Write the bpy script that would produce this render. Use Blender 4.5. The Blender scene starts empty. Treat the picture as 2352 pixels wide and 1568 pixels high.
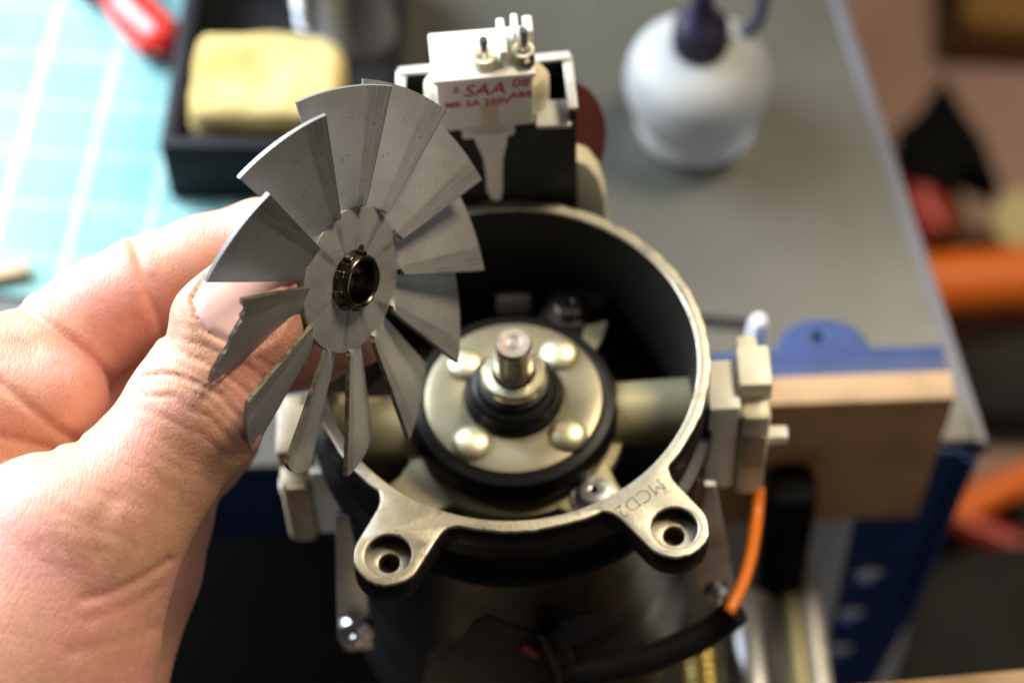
import bpy, bmesh, math, random
import numpy as np
from mathutils import Matrix, Vector
random.seed(7); rng = np.random.default_rng(7)
R = math.radians
S = 0.001                      # everything below is written in millimetres
scene = bpy.context.scene
COL = scene.collection

# ------------------------------------------------------------------ camera
F, CU, CV = 5297.0, 1176.0, 784.0           # lens in pixels of a 2352 x 1568 frame
PIT, ROL = R(55.56), R(-2.09)
CT = np.array([-.35, 3.55, 511.8])
_c, _s = math.cos(ROL), math.sin(ROL)
_rz = np.array([[_c, -_s, 0], [_s, _c, 0], [0, 0, 1]])
_up = _rz @ np.array([0, -math.cos(PIT), -math.sin(PIT)])
_a = _rz @ np.array([1., 0, 0]); _b = np.cross(_up, _a)
MW = np.stack([_a, _b, _up], 1)             # world -> camera
CAM = -MW.T @ CT
def ray(u, v): return MW.T @ np.array([(u - CU) / F, (v - CV) / F, 1.])
def onZ(u, v, z): d = ray(u, v); return CAM + (z - CAM[2]) / d[2] * d
def onY(u, v, y): d = ray(u, v); return CAM + (y - CAM[1]) / d[1] * d
def onD(u, v, t): return CAM + t * ray(u, v)
def onCyl(u, v, r):                          # nearest hit with the upright cylinder of radius r about the motor axis
    d = ray(u, v); A = d[0]**2 + d[1]**2; B = 2 * (CAM[0]*d[0] + CAM[1]*d[1]); Cc = CAM[0]**2 + CAM[1]**2 - r*r
    D = max(B*B - 4*A*Cc, 0); t = (-B - math.sqrt(D)) / (2*A); return CAM + t * d

cd = bpy.data.cameras.new("camera"); cam = bpy.data.objects.new("camera", cd); COL.objects.link(cam)
cd.sensor_fit = 'HORIZONTAL'; cd.sensor_width = 22.2; cd.lens = 50.0
cd.clip_start = 0.02; cd.clip_end = 20.0
cd.dof.use_dof = True; cd.dof.focus_distance = 0.462; cd.dof.aperture_fstop = 5.0; cd.dof.aperture_blades = 0
m4 = Matrix.Identity(4)
for i in range(3):
    m4[i][0] = MW.T[i, 0]; m4[i][1] = -MW.T[i, 1]; m4[i][2] = -MW.T[i, 2]; m4[i][3] = CAM[i] * S
cam.matrix_world = m4
scene.camera = cam

# ------------------------------------------------------------------ light
w = bpy.data.worlds.new("World"); scene.world = w; w.use_nodes = True
bg = w.node_tree.nodes['Background']; bg.inputs[0].default_value = (1.0, .93, .86, 1); bg.inputs[1].default_value = .042
def area(name, loc, target, sx, sy, power, color):
    l = bpy.data.lights.new(name, 'AREA'); l.shape = 'RECTANGLE'; l.size = sx * S; l.size_y = sy * S
    l.energy = power; l.color = color
    o = bpy.data.objects.new(name, l); COL.objects.link(o)
    p = Vector(loc) * S; o.location = p
    o.rotation_euler = (Vector(target) * S - p).to_track_quat('-Z', 'Y').to_euler()
    return o
area('window_light', (-520, 380, 330), (-80, 60, -20), 520, 560, 26.0, (.80, .90, 1.0))
area('fill_light', (720, -520, 300), (0, 0, -60), 500, 500, .95, (1.0, .95, .88))  # added fill from front right for the fan and the bench fronts
area('ceiling_lamp_light', (500, 330, 820), (0, 0, 0), 280, 280, 12.0, (1.0, .85, .62))
scene.view_settings.view_transform = 'Standard'; scene.view_settings.look = 'None'
scene.view_settings.exposure = -0.12; scene.view_settings.gamma = 1.0
scene.cycles.use_denoising = True
scene.cycles.max_bounces = 8

# ------------------------------------------------------------------ materials
def _lin(c): return tuple((x / 12.92 if x <= .04045 else ((x + .055) / 1.055) ** 2.4) for x in c)
def mat(name, base, rough=.5, metal=0., c2=None, nscale=200., ndetail=4., lo=.4, hi=.6, bump=0., bscale=800., bdist=.0003,
        rvar=0., specks=None, sscale=600., sss=0., srad=(.006, .0025, .0012), coat=0., trans=0., aniso=None, spec=.5):
    m = bpy.data.materials.new(name); m.use_nodes = True
    nt = m.node_tree; N = nt.nodes; L = nt.links; p = N['Principled BSDF']
    p.inputs['Base Color'].default_value = (*base, 1); p.inputs['Roughness'].default_value = rough
    p.inputs['Metallic'].default_value = metal; p.inputs['Specular IOR Level'].default_value = spec
    p.inputs['Coat Weight'].default_value = coat; p.inputs['Transmission Weight'].default_value = trans
    if sss:
        p.inputs['Subsurface Weight'].default_value = sss; p.inputs['Subsurface Radius'].default_value = srad
        p.inputs['Subsurface Scale'].default_value = 1.0
    tc = N.new('ShaderNodeTexCoord'); co = tc.outputs['Object']
    if aniso:
        mp = N.new('ShaderNodeMapping'); mp.inputs['Scale'].default_value = aniso; L.new(co, mp.inputs[0]); co = mp.outputs[0]
    last = None
    if c2 is not None:
        n = N.new('ShaderNodeTexNoise'); n.inputs['Scale'].default_value = nscale; n.inputs['Detail'].default_value = ndetail
        L.new(co, n.inputs['Vector'])
        r = N.new('ShaderNodeValToRGB'); r.color_ramp.elements[0].position = lo; r.color_ramp.elements[1].position = hi
        r.color_ramp.elements[0].color = (*base, 1); r.color_ramp.elements[1].color = (*c2, 1)
        L.new(n.outputs['Fac'], r.inputs[0]); last = r.outputs[0]
        if rvar:
            mr = N.new('ShaderNodeMapRange'); mr.inputs[3].default_value = rough - rvar; mr.inputs[4].default_value = rough + rvar
            mr.inputs[1].default_value = .3; mr.inputs[2].default_value = .7
            L.new(n.outputs['Fac'], mr.inputs[0]); L.new(mr.outputs[0], p.inputs['Roughness'])
    if specks is not None:
        v = N.new('ShaderNodeTexVoronoi'); v.inputs['Scale'].default_value = sscale; L.new(co, v.inputs['Vector'])
        n2 = N.new('ShaderNodeTexNoise'); n2.inputs['Scale'].default_value = sscale * .31; L.new(co, n2.inputs['Vector'])
        ad = N.new('ShaderNodeMath'); ad.operation = 'MULTIPLY_ADD'; ad.inputs[1].default_value = .55; ad.inputs[2].default_value = -.20
        L.new(n2.outputs['Fac'], ad.inputs[0])
        lt = N.new('ShaderNodeMath'); lt.operation = 'LESS_THAN'; L.new(v.outputs['Distance'], lt.inputs[0]); L.new(ad.outputs[0], lt.inputs[1])
        mx = N.new('ShaderNodeMixRGB'); L.new(lt.outputs[0], mx.inputs[0]); mx.inputs[2].default_value = (*specks, 1)
        if last: L.new(last, mx.inputs[1])
        else: mx.inputs[1].default_value = (*base, 1)
        last = mx.outputs[0]
    if last: L.new(last, p.inputs['Base Color'])
    if bump:
        nb = N.new('ShaderNodeTexNoise'); nb.inputs['Scale'].default_value = bscale; nb.inputs['Detail'].default_value = 5
        L.new(co, nb.inputs['Vector'])
        b = N.new('ShaderNodeBump'); b.inputs['Strength'].default_value = bump; b.inputs['Distance'].default_value = bdist
        L.new(nb.outputs['Fac'], b.inputs['Height']); L.new(b.outputs[0], p.inputs['Normal'])
    return m
MT = {}
MT['bare'] = mat('machined_zinc', (.66, .62, .50), .42, .85, c2=(.44, .405, .30), nscale=260, ndetail=8, lo=.42, hi=.70, bump=.22, bscale=1500, rvar=.12, specks=(.16, .14, .10), sscale=620)
MT['paint'] = mat('black_paint', (.010, .0095, .0095), .34, 0, spec=.09, c2=(.014, .0125, .013), nscale=90, bump=.25, bscale=900, rvar=.08)
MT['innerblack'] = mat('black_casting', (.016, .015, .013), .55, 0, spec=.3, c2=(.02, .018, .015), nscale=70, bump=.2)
MT['cream'] = mat('cream_casting', (.42, .37, .21), .42, .35, c2=(.40, .36, .22), nscale=120, bump=.1)
MT['disc'] = mat('cream_disc', (.32, .285, .185), .38, .5, c2=(.25, .225, .15), nscale=110, bump=.08)
MT['rubber'] = mat('black_rubber', (.009, .0085, .009), .4, 0, spec=.22, bump=.1)
MT['rivet'] = mat('plated_rivet', (.80, .74, .50), .46, .95, c2=(.70, .64, .44), nscale=200)
MT['shaft'] = mat('oily_steel', (.20, .17, .15), .3, 1., c2=(.30, .26, .22), nscale=300, bump=.1)
MT['collar'] = mat('bearing_collar', (.78, .72, .52), .25, .95)
MT['plastic'] = mat('cream_plastic', (.72, .66, .48), .38, 0, c2=(.52, .40, .24), nscale=75, ndetail=6, lo=.5, hi=.78, bump=.08, sss=.25, srad=(.002, .0017, .001))
MT['plasticold'] = mat('browned_plastic', (.46, .38, .25), .42, 0, c2=(.20, .12, .06), nscale=70, ndetail=6, lo=.42, hi=.75)
MT['plasticw'] = mat('white_plastic', (.80, .78, .70), .4, 0, c2=(.76, .73, .64), nscale=80, sss=.2, srad=(.002, .002, .0015))
MT['red'] = mat('red_ink', (.55, .03, .02), .5)
MT['steel'] = mat('bright_steel', (.66, .66, .66), .28, 1., c2=(.5, .5, .5), nscale=150, bump=.1)
MT['zincplate'] = mat('zinc_plated_strip', (.66, .65, .62), .45, .35, c2=(.52, .50, .45), nscale=90, bump=.15)
MT['bracket'] = mat('satin_black_bracket', (.012, .012, .012), .45, 0, spec=.3, c2=(.017, .017, .016), nscale=80, bump=.2)
MT['maroon'] = mat('maroon_fibre', (.075, .012, .010), .45, 0, c2=(.055, .009, .008), nscale=120)
MT['orange'] = mat('orange_insulation', (.80, .20, .015), .38, 0, sss=.1, srad=(.002, .0008, .0004))
MT['greylabel'] = mat('grey_label', (.055, .052, .054), .85, 0, spec=.1, c2=(.045, .042, .044), nscale=100)
MT['coil'] = mat('dark_winding', (.13, .05, .02), .5, .2, c2=(.02, .014, .01), nscale=200, bump=.5)
MT['dark_hole'] = mat('hole_dark', (.02, .018, .016), .6)  # dark colour standing for the shade inside holes
MT['engrave'] = mat('engraved_groove', (.13, .12, .09), .6, .5)
# fan
def fan_material():
    m = mat('dusty_grey_sheet', (.275, .27, .262), .42, .4, c2=(.345, .34, .328), nscale=55, bump=.25, bscale=1800, bdist=.0001, specks=(.11, .095, .08), sscale=760)
    nt = m.node_tree; N = nt.nodes; L = nt.links; p = N['Principled BSDF']
    src = p.inputs['Base Color'].links[0].from_socket
    uv = N.new('ShaderNodeUVMap'); uv.uv_map = 'UVMap'
    sep = N.new('ShaderNodeSeparateXYZ'); L.new(uv.outputs[0], sep.inputs[0])
    mp = N.new('ShaderNodeMapping'); mp.inputs['Scale'].default_value = (26, 1.2, 1); L.new(uv.outputs[0], mp.inputs[0])
    n = N.new('ShaderNodeTexNoise'); n.inputs['Scale'].default_value = 2.2; n.inputs['Detail'].default_value = 5; L.new(mp.outputs[0], n.inputs['Vector'])
    def rng_(sock, a, b, c=0., d_=1.):
        q = N.new('ShaderNodeMapRange'); q.inputs[1].default_value = a; q.inputs[2].default_value = b; q.inputs[3].default_value = c; q.inputs[4].default_value = d_; L.new(sock, q.inputs[0]); return q.outputs[0]
    def mth(op, x, y):
        q = N.new('ShaderNodeMath'); q.operation = op
        for i_, v_ in enumerate((x, y)):
            if isinstance(v_, float): q.inputs[i_].default_value = v_
            else: L.new(v_, q.inputs[i_])
        return q.outputs[0]
    oi = N.new('ShaderNodeObjectInfo')
    str_ = rng_(oi.outputs['Random'], 0., 1., .45, 1.)
    band = rng_(sep.outputs[0], .73, .76)                               # dirt left on the trailing strip of every blade
    st2 = rng_(n.outputs['Fac'], .40, .68, .30, .85)
    edge = rng_(sep.outputs[0], .95, 1.)
    lead = mth('MULTIPLY', rng_(sep.outputs[0], .12, .0), .35)
    k_ = mth('MAXIMUM', mth('MULTIPLY', mth('MULTIPLY', band, st2), str_), mth('MULTIPLY', edge, .75))
    k = N.new('ShaderNodeMath'); k.operation = 'MAXIMUM'; L.new(k_, k.inputs[0]); L.new(lead, k.inputs[1])
    mx = N.new('ShaderNodeMixRGB'); mx.inputs[2].default_value = (.085, .078, .072, 1); L.new(k.outputs[0], mx.inputs[0]); L.new(src, mx.inputs[1])
    L.new(mx.outputs[0], p.inputs['Base Color'])
    return m
MT['fan'] = fan_material()
MT['fanhub'] = mat('dusty_grey_hub', (.295, .29, .278), .42, .4, c2=(.36, .355, .34), nscale=70, bump=.25, bscale=1800, bdist=.0001, specks=(.09, .075, .06), sscale=800)
def hub_streaks(m):
    nt = m.node_tree; N = nt.nodes; L = nt.links; p = N['Principled BSDF']; src = p.inputs['Base Color'].links[0].from_socket
    tc = N.new('ShaderNodeTexCoord'); mp = N.new('ShaderNodeMapping'); mp.inputs['Scale'].default_value = (1, 1, 0); L.new(tc.outputs['Object'], mp.inputs[0])
    sep = N.new('ShaderNodeSeparateXYZ'); L.new(mp.outputs[0], sep.inputs[0])
    at = N.new('ShaderNodeMath'); at.operation = 'ARCTAN2'; L.new(sep.outputs[1], at.inputs[0]); L.new(sep.outputs[0], at.inputs[1])
    ml = N.new('ShaderNodeMath'); ml.operation = 'MULTIPLY_ADD'; ml.inputs[1].default_value = 12 / (2 * math.pi); ml.inputs[2].default_value = 12.55; L.new(at.outputs[0], ml.inputs[0])
    fr = N.new('ShaderNodeMath'); fr.operation = 'FRACT'; L.new(ml.outputs[0], fr.inputs[0])
    pp = N.new('ShaderNodeMath'); pp.operation = 'PINGPONG'; pp.inputs[1].default_value = .5; L.new(fr.outputs[0], pp.inputs[0])
    n = N.new('ShaderNodeTexNoise'); n.inputs['Scale'].default_value = 95; n.inputs['Detail'].default_value = 4; L.new(tc.outputs['Object'], n.inputs['Vector'])
    r0 = N.new('ShaderNodeMapRange'); r0.inputs[1].default_value = .17; r0.inputs[2].default_value = .07; L.new(pp.outputs[0], r0.inputs[0])
    r1 = N.new('ShaderNodeMapRange'); r1.inputs[1].default_value = .42; r1.inputs[2].default_value = .60; r1.inputs[4].default_value = .55; L.new(n.outputs['Fac'], r1.inputs[0])
    r = N.new('ShaderNodeMath'); r.operation = 'MULTIPLY'; L.new(r0.outputs[0], r.inputs[0]); L.new(r1.outputs[0], r.inputs[1])
    mx = N.new('ShaderNodeMixRGB'); mx.inputs[2].default_value = (.07, .065, .06, 1); L.new(r.outputs[0], mx.inputs[0]); L.new(src, mx.inputs[1]); L.new(mx.outputs[0], p.inputs['Base Color'])
hub_streaks(MT['fanhub'])
MT['fanedge'] = mat('sheared_edge', (.22, .20, .15), .42, .6, c2=(.09, .08, .055), nscale=700, bump=.35, bscale=2500)
MT['oily'] = mat('oily_brown_steel', (.19, .155, .12), .24, 1., c2=(.05, .035, .025), nscale=260, bump=.25, bscale=700)
# bench and surroundings
MT['bench'] = mat('grey_bench_enamel', (.074, .072, .063), .40, 0, c2=(.040, .039, .027), nscale=17, ndetail=8, lo=.35, hi=.75, bump=.12, bscale=500, rvar=.06, specks=(.05, .048, .036), sscale=150)
MT['alu'] = mat('bench_edge_alloy', (.10, .10, .12), .45, .3)
MT['blue'] = mat('blue_enamel', (.012, .040, .17), .38, 0, spec=.2, c2=(.010, .034, .145), nscale=60, bump=.1)
MT['visblue'] = mat('vice_blue_enamel', (.036, .062, .165), .45, 0, spec=.3, c2=(.03, .052, .135), nscale=80, bump=.15)
MT['mdf'] = mat('mdf_board', (.42, .26, .135), .75, 0, c2=(.27, .155, .07), nscale=70, ndetail=7, lo=.46, hi=.80, bump=.3, bscale=900, specks=(.22, .12, .05), sscale=90)
MT['whiteboard'] = mat('white_board', (.90, .89, .90), .5)
MT['black'] = mat('black_plastic', (.005, .005, .005), .6, spec=.05)
MT['rod'] = mat('guide_rod_steel', (.30, .27, .15), .5, .8, bump=.1)
MT['brass'] = mat('brass_thread', (.60, .47, .16), .35, 1.)
MT['floor'] = mat('shaded_floor', (.022, .020, .019), .8, 0, c2=(.03, .027, .025), nscale=9)  # dark colour carries the shade lying over the floor
MT['pinkfloor'] = mat('lit_floor_pink', (.42, .27, .22), .6, 0, c2=(.33, .20, .155), nscale=9, lo=.3, hi=.7, bump=.1)
MT['heap'] = mat('heap_black', (.010, .010, .011), .8, 0, c2=(.016, .014, .012), nscale=30)
MT['toolorange'] = mat('orange_powder_coat', (.95, .19, .008), .5)
MT['toolred'] = mat('red_grip', (.42, .025, .012), .4)
MT['plier'] = mat('red_vinyl_grip', (.62, .022, .016), .3, 0, coat=.3)
MT['box'] = mat('brown_card', (.10, .045, .015), .7); MT['boxdark'] = mat('dark_lid', (.035, .026, .015), .7); MT['boxyellow'] = mat('ochre_band', (.22, .11, .02), .7)
MT['paleyellow'] = mat('pale_yellow_plastic', (.66, .56, .30), .5)
MT['bottle'] = mat('milky_polythene', (.54, .54, .53), .55, 0, trans=.5, c2=(.48, .48, .47), nscale=40)
MT['capviolet'] = mat('violet_cap', (.018, .013, .034), .4)
MT['sponge'] = mat('yellow_sponge', (.55, .44, .19), .9, 0, spec=.1, c2=(.38, .24, .07), nscale=38, lo=.48, hi=.80, bump=.8, bscale=500, bdist=.001)
MT['tray'] = mat('grey_stand_plastic', (.015, .0155, .018), .45, spec=.08)
MT['cup'] = mat('grey_holder_plastic', (.11, .11, .12), .4)
MT['chrome'] = mat('chrome_coil', (.3, .3, .32), .35, 1.)
MT['scrap'] = mat('pale_wood_scrap', (.45, .32, .2), .7)
def mat_cutting():
    m = mat('cutting_mat_vinyl', (.18, .38, .385), .42, 0, c2=(.15, .33, .34), nscale=30)
    nt = m.node_tree; N = nt.nodes; L = nt.links; p = N['Principled BSDF']; src = p.inputs['Base Color'].links[0].from_socket
    tc = N.new('ShaderNodeTexCoord'); sep = N.new('ShaderNodeSeparateXYZ'); L.new(tc.outputs['Object'], sep.inputs[0])
    prev = None
    for ax, per, wd in ((0, .0225, .085), (1, .0195, .045)):
        dv = N.new('ShaderNodeMath'); dv.operation = 'DIVIDE'; dv.inputs[1].default_value = per; L.new(sep.outputs[ax], dv.inputs[0])
        fr = N.new('ShaderNodeMath'); fr.operation = 'FRACT'; L.new(dv.outputs[0], fr.inputs[0])
        lt = N.new('ShaderNodeMath'); lt.operation = 'LESS_THAN'; lt.inputs[1].default_value = wd; L.new(fr.outputs[0], lt.inputs[0])
        if prev:
            mxx = N.new('ShaderNodeMath'); mxx.operation = 'MAXIMUM'; L.new(prev, mxx.inputs[0]); L.new(lt.outputs[0], mxx.inputs[1]); prev = mxx.outputs[0]
        else: prev = lt.outputs[0]
    k = N.new('ShaderNodeMath'); k.operation = 'MULTIPLY'; k.inputs[1].default_value = .5; L.new(prev, k.inputs[0])
    mx = N.new('ShaderNodeMixRGB'); mx.inputs[2].default_value = (.62, .78, .72, 1); L.new(k.outputs[0], mx.inputs[0]); L.new(src, mx.inputs[1])
    L.new(mx.outputs[0], p.inputs['Base Color'])
    return m
MT['mat'] = mat_cutting()

# ------------------------------------------------------------------ builders
ROOT0 = {}
def thing(name, label, cat, loc=(0, 0, 0), group=None, matrix=None):
    o = bpy.data.objects.new(name, None); o.empty_display_size = .01; COL.objects.link(o)
    o['label'] = label; o['category'] = cat
    if group: o['group'] = group
    o.location = Vector(loc) * S
    ROOT0[o.name] = Vector(loc) * S
    if matrix is not None: o.matrix_world = matrix; ROOT0[o.name] = Vector((0, 0, 0))
    return o
def root_of(o):
    while o.parent: o = o.parent
    return o
def link(name, me, material, parent=None, smooth=True, angle=35):
    o = bpy.data.objects.new(name, me); COL.objects.link(o)
    ms = material if isinstance(material, (list, tuple)) else [material]
    for k in ms: me.materials.append(MT[k] if isinstance(k, str) else k)
    if parent is not None:
        o.parent = parent
        off = ROOT0.get(root_of(parent).name, Vector((0, 0, 0)))
        if off.length: me.transform(Matrix.Translation(-off))
    if smooth:
        me.polygons.foreach_set('use_smooth', [True] * len(me.polygons))
        me.set_sharp_from_angle(angle=R(angle))
    return o
def build(name, bm, material, parent=None, smooth=True, mtx=None, angle=35, noscale=False):
    if mtx is not None: bmesh.ops.transform(bm, matrix=mtx, verts=bm.verts)
    if not noscale: bmesh.ops.scale(bm, vec=(S, S, S), verts=bm.verts)
    bmesh.ops.recalc_face_normals(bm, faces=bm.faces)
    me = bpy.data.meshes.new(name); bm.to_mesh(me); bm.free()
    return link(name, me, material, parent, smooth, angle)
def single(o, label, cat, kind=None, group=None):
    if label: o['label'] = label
    if cat: o['category'] = cat
    if kind: o['kind'] = kind
    if group: o['group'] = group
    return o
def add_box(bm, lo, hi, bev=0., seg=2, mtx=None):
    v = bmesh.ops.create_cube(bm, size=1.)['verts']
    lo = Vector(lo); hi = Vector(hi); c = (lo + hi) / 2; d = hi - lo
    for x in v: x.co = Vector((x.co.x * d.x, x.co.y * d.y, x.co.z * d.z)) + c
    if bev:
        es = list({e for x in v for e in x.link_edges})
        r = bmesh.ops.bevel(bm, geom=es, offset=bev, segments=seg, affect='EDGES', profile=.5)
        v = list({x for f in r['faces'] for x in f.verts} | {x for x in v if x.is_valid})
    if mtx is not None: bmesh.ops.transform(bm, matrix=mtx, verts=[x for x in v if x.is_valid])
    return v
def boxm(lo, hi, bev=0., mtx=None):
    bm = bmesh.new(); add_box(bm, lo, hi, bev); 
    if mtx is not None: bmesh.ops.transform(bm, matrix=mtx, verts=bm.verts)
    return bm
def add_lathe(bm, prof, c=(0, 0, 0), seg=48, mtx=None, jit=0.):
    rings = []; new = []
    for r, z in prof:
        if r < 1e-6:
            v = bm.verts.new((0, 0, z)); rings.append([v]); new.append(v)
        else:
            ring = []
            for i in range(seg):
                a = 2 * math.pi * i / seg; rr = r + (random.uniform(-jit, jit) if jit else 0)
                v = bm.verts.new((rr * math.cos(a), rr * math.sin(a), z)); ring.append(v)
            rings.append(ring); new += ring
    for A, B in zip(rings[:-1], rings[1:]):
        if len(A) == 1 and len(B) == 1: continue
        for i in range(seg):
            j = (i + 1) % seg
            if len(A) == 1: bm.faces.new((A[0], B[i], B[j]))
            elif len(B) == 1: bm.faces.new((A[i], A[j], B[0]))
            else: bm.faces.new((A[i], A[j], B[j], B[i]))
    M = Matrix.Translation(c) @ (mtx if mtx is not None else Matrix.Identity(4))
    bmesh.ops.transform(bm, matrix=M, verts=new)
    return new
def lathe(prof, c=(0, 0, 0), seg=48, mtx=None, jit=0.):
    bm = bmesh.new(); add_lathe(bm, prof, c, seg, mtx, jit); return bm
def smooth_path(pts, n=8):
    P = [Vector(p) for p in pts]; out = []
    for i in range(len(P) - 1):
        p0 = P[max(i - 1, 0)]; p1 = P[i]; p2 = P[i + 1]; p3 = P[min(i + 2, len(P) - 1)]
        for k in range(n):
            t = k / n
            out.append(.5 * ((2 * p1) + (-p0 + p2) * t + (2 * p0 - 5 * p1 + 4 * p2 - p3) * t * t + (-p0 + 3 * p1 - 3 * p2 + p3) * t ** 3))
    out.append(P[-1]); return out
def add_tube(bm, pts, r, seg=14, caps=True, smooth=True):
    P = smooth_path(pts) if smooth and len(pts) > 2 else [Vector(p) for p in pts]
    n = len(P); rad = r if callable(r) else (lambda t: r)
    up = Vector((0, 0, 1)); t0 = (P[1] - P[0]).normalized()
    if abs(t0.dot(up)) > .9: up = Vector((1, 0, 0))
    x = t0.cross(up).normalized(); rings = []
    for i in range(n):
        t = (P[min(i + 1, n - 1)] - P[max(i - 1, 0)]).normalized()
        x = (x - t * x.dot(t)).normalized(); y = t.cross(x)
        rr = rad(i / (n - 1))
        rings.append([bm.verts.new(P[i] + rr * (math.cos(2*math.pi*k/seg) * x + math.sin(2*math.pi*k/seg) * y)) for k in range(seg)])
    for A, B in zip(rings[:-1], rings[1:]):
        for k in range(seg): bm.faces.new((A[k], A[(k+1) % seg], B[(k+1) % seg], B[k]))
    if caps:
        bm.faces.new(rings[0][::-1]); bm.faces.new(rings[-1])
def tube(pts, r, seg=14, smooth=True):
    bm = bmesh.new(); add_tube(bm, pts, r, seg, True, smooth); return bm
def axis_to(d):
    return Vector((0, 0, 1)).rotation_difference(Vector(d).normalized()).to_matrix().to_4x4()
def plate(polys, depth, bev=0., bres=2):
    """flat plate from closed 2-D outlines (first = outer, rest = holes), centred on z=0, in mm"""
    cu = bpy.data.curves.new('outline', 'CURVE'); cu.dimensions = '2D'; cu.fill_mode = 'BOTH'
    cu.extrude = max(depth / 2 - bev, 0); cu.bevel_depth = bev; cu.bevel_resolution = bres
    for poly in polys:
        sp = cu.splines.new('POLY'); sp.points.add(len(poly) - 1)
        for q, p in zip(sp.points, poly): q.co = (p[0], p[1], 0, 1)
        sp.use_cyclic_u = True
    o = bpy.data.objects.new('outline', cu); COL.objects.link(o)
    dg = bpy.context.evaluated_depsgraph_get(); dg.update()
    me = bpy.data.meshes.new_from_object(o.evaluated_get(dg))
    bpy.data.objects.remove(o); bpy.data.curves.remove(cu)
    bm = bmesh.new(); bm.from_mesh(me); bpy.data.meshes.remove(me)
    bmesh.ops.remove_doubles(bm, verts=bm.verts, dist=1e-4)
    return bm
def textmesh(txt, size, depth, offset=0., shear=0.):
    cu = bpy.data.curves.new('lettering', 'FONT'); cu.body = txt; cu.size = size; cu.extrude = depth / 2; cu.offset = offset; cu.shear = shear
    cu.align_x = 'CENTER'; cu.align_y = 'CENTER'; cu.resolution_u = 3
    o = bpy.data.objects.new('lettering', cu); COL.objects.link(o)
    dg = bpy.context.evaluated_depsgraph_get(); dg.update()
    me = bpy.data.meshes.new_from_object(o.evaluated_get(dg))
    bpy.data.objects.remove(o); bpy.data.curves.remove(cu)
    bm = bmesh.new(); bm.from_mesh(me); bpy.data.meshes.remove(me); return bm
def circ(r, n=48, c=(0, 0), ph=0.): return [(c[0] + r * math.cos(2*math.pi*i/n + ph), c[1] + r * math.sin(2*math.pi*i/n + ph)) for i in range(n)]
T = Matrix.Translation
def frame(x, y, o):
    """4x4 with columns x, y, x cross y and origin o"""
    x = Vector(x).normalized(); z = x.cross(Vector(y)).normalized(); y = z.cross(x); m = Matrix.Identity(4)
    for i in range(3): m[i][0] = x[i]; m[i][1] = y[i]; m[i][2] = z[i]; m[i][3] = o[i]
    return m
ZB = -122.0                                    # bench top

# ------------------------------------------------------------------ floor
bm = boxm((-900, -700, -490), (1400, 1700, -480)); single(build('floor', bm, 'floor', smooth=False), None, None, 'structure')

o = build('lit_floor', boxm((165, 235, -479.6), (760, 1100, -476), 1), 'pinkfloor')  # paler sheet added as the lit part of the floor
single(o, 'pinkish brown sheet laid as the lit part of the floor beyond the right edge of the bench', 'board')

# ------------------------------------------------------------------ workbench
bench = thing('workbench', 'grey topped workbench with blue enamelled steel frame and a silver edge', 'workbench', (0, 300, -480))
fr = onZ(2258, 1005, ZB); e1 = onZ(2130, 612, ZB); dirx = (e1[0] - fr[0]) / (e1[1] - fr[1])
xr = lambda y: fr[0] + dirx * (y - fr[1])
y0 = onZ(2258, 1005, ZB)[1]
P = [(-420, y0), (xr(y0) - 2.2, y0), (xr(760) - 2.2, 760), (-420, 760)]
bm = plate([P], 3.0, .6); build('bench_top', bm, 'bench', bench, mtx=T((0, 0, ZB - 1.5)))
P = [(xr(y0) - 2.0, y0 - 1), (xr(y0) + .4, y0 - 1), (xr(760) + .4, 760), (xr(760) - 2.0, 760)]
bm = plate([P], 7.0, .8); build('edge_trim', bm, 'alu', bench, mtx=T((0, 0, ZB - 3.2)))
bm = boxm((-420, y0 + .8, -164.5), (xr(y0) - 3, y0 + 4, ZB - 3.2), .6); build('apron', bm, 'blue', bench)
leg_px = [(2250, 1030), (2228, 1085), (2100, 1392), (1985, 1600), (1874, 1600), (1960, 1212), (1990, 1030)]
L2 = [(p[0], p[2]) for p in (onY(u, v, y0 - 1) for u, v in leg_px)]
hol = []
for u, v in ((1995, 1315), (1955, 1405), (1927, 1487)):
    q = onY(u, v, y0 - 1); hol.append(circ(4.9, 28, (q[0], q[2])))
bm = plate([L2] + hol, 2.0, .4)
build('leg', bm, 'blue', bench, mtx=frame((1, 0, 0), (0, 0, 1), (0, y0 - 1.2, 0)))
a = onY(2243, 1035, y0 - 1); b = onY(2098, 1392, y0 - 1)
bm = tube([(a[0] - 2, y0 - 1.6, a[2]), (b[0] - 2, y0 - 1.6, b[2])], 2.6, 12, False); build('leg_flange', bm, 'blue', bench)
bm = boxm((-420, 60, -475), (-20, 64, -330), 1); build('shade_panel', bm, 'black', bench)  # black panel added to stand for the shade under the bench
# white board propped under the bench behind the leg
o = build('white_board', boxm((86, 74, -475.5), (132, 80, -160), 1), 'whiteboard')
single(o, 'white board standing upright behind the blue bench leg with three holes', 'board')

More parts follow.
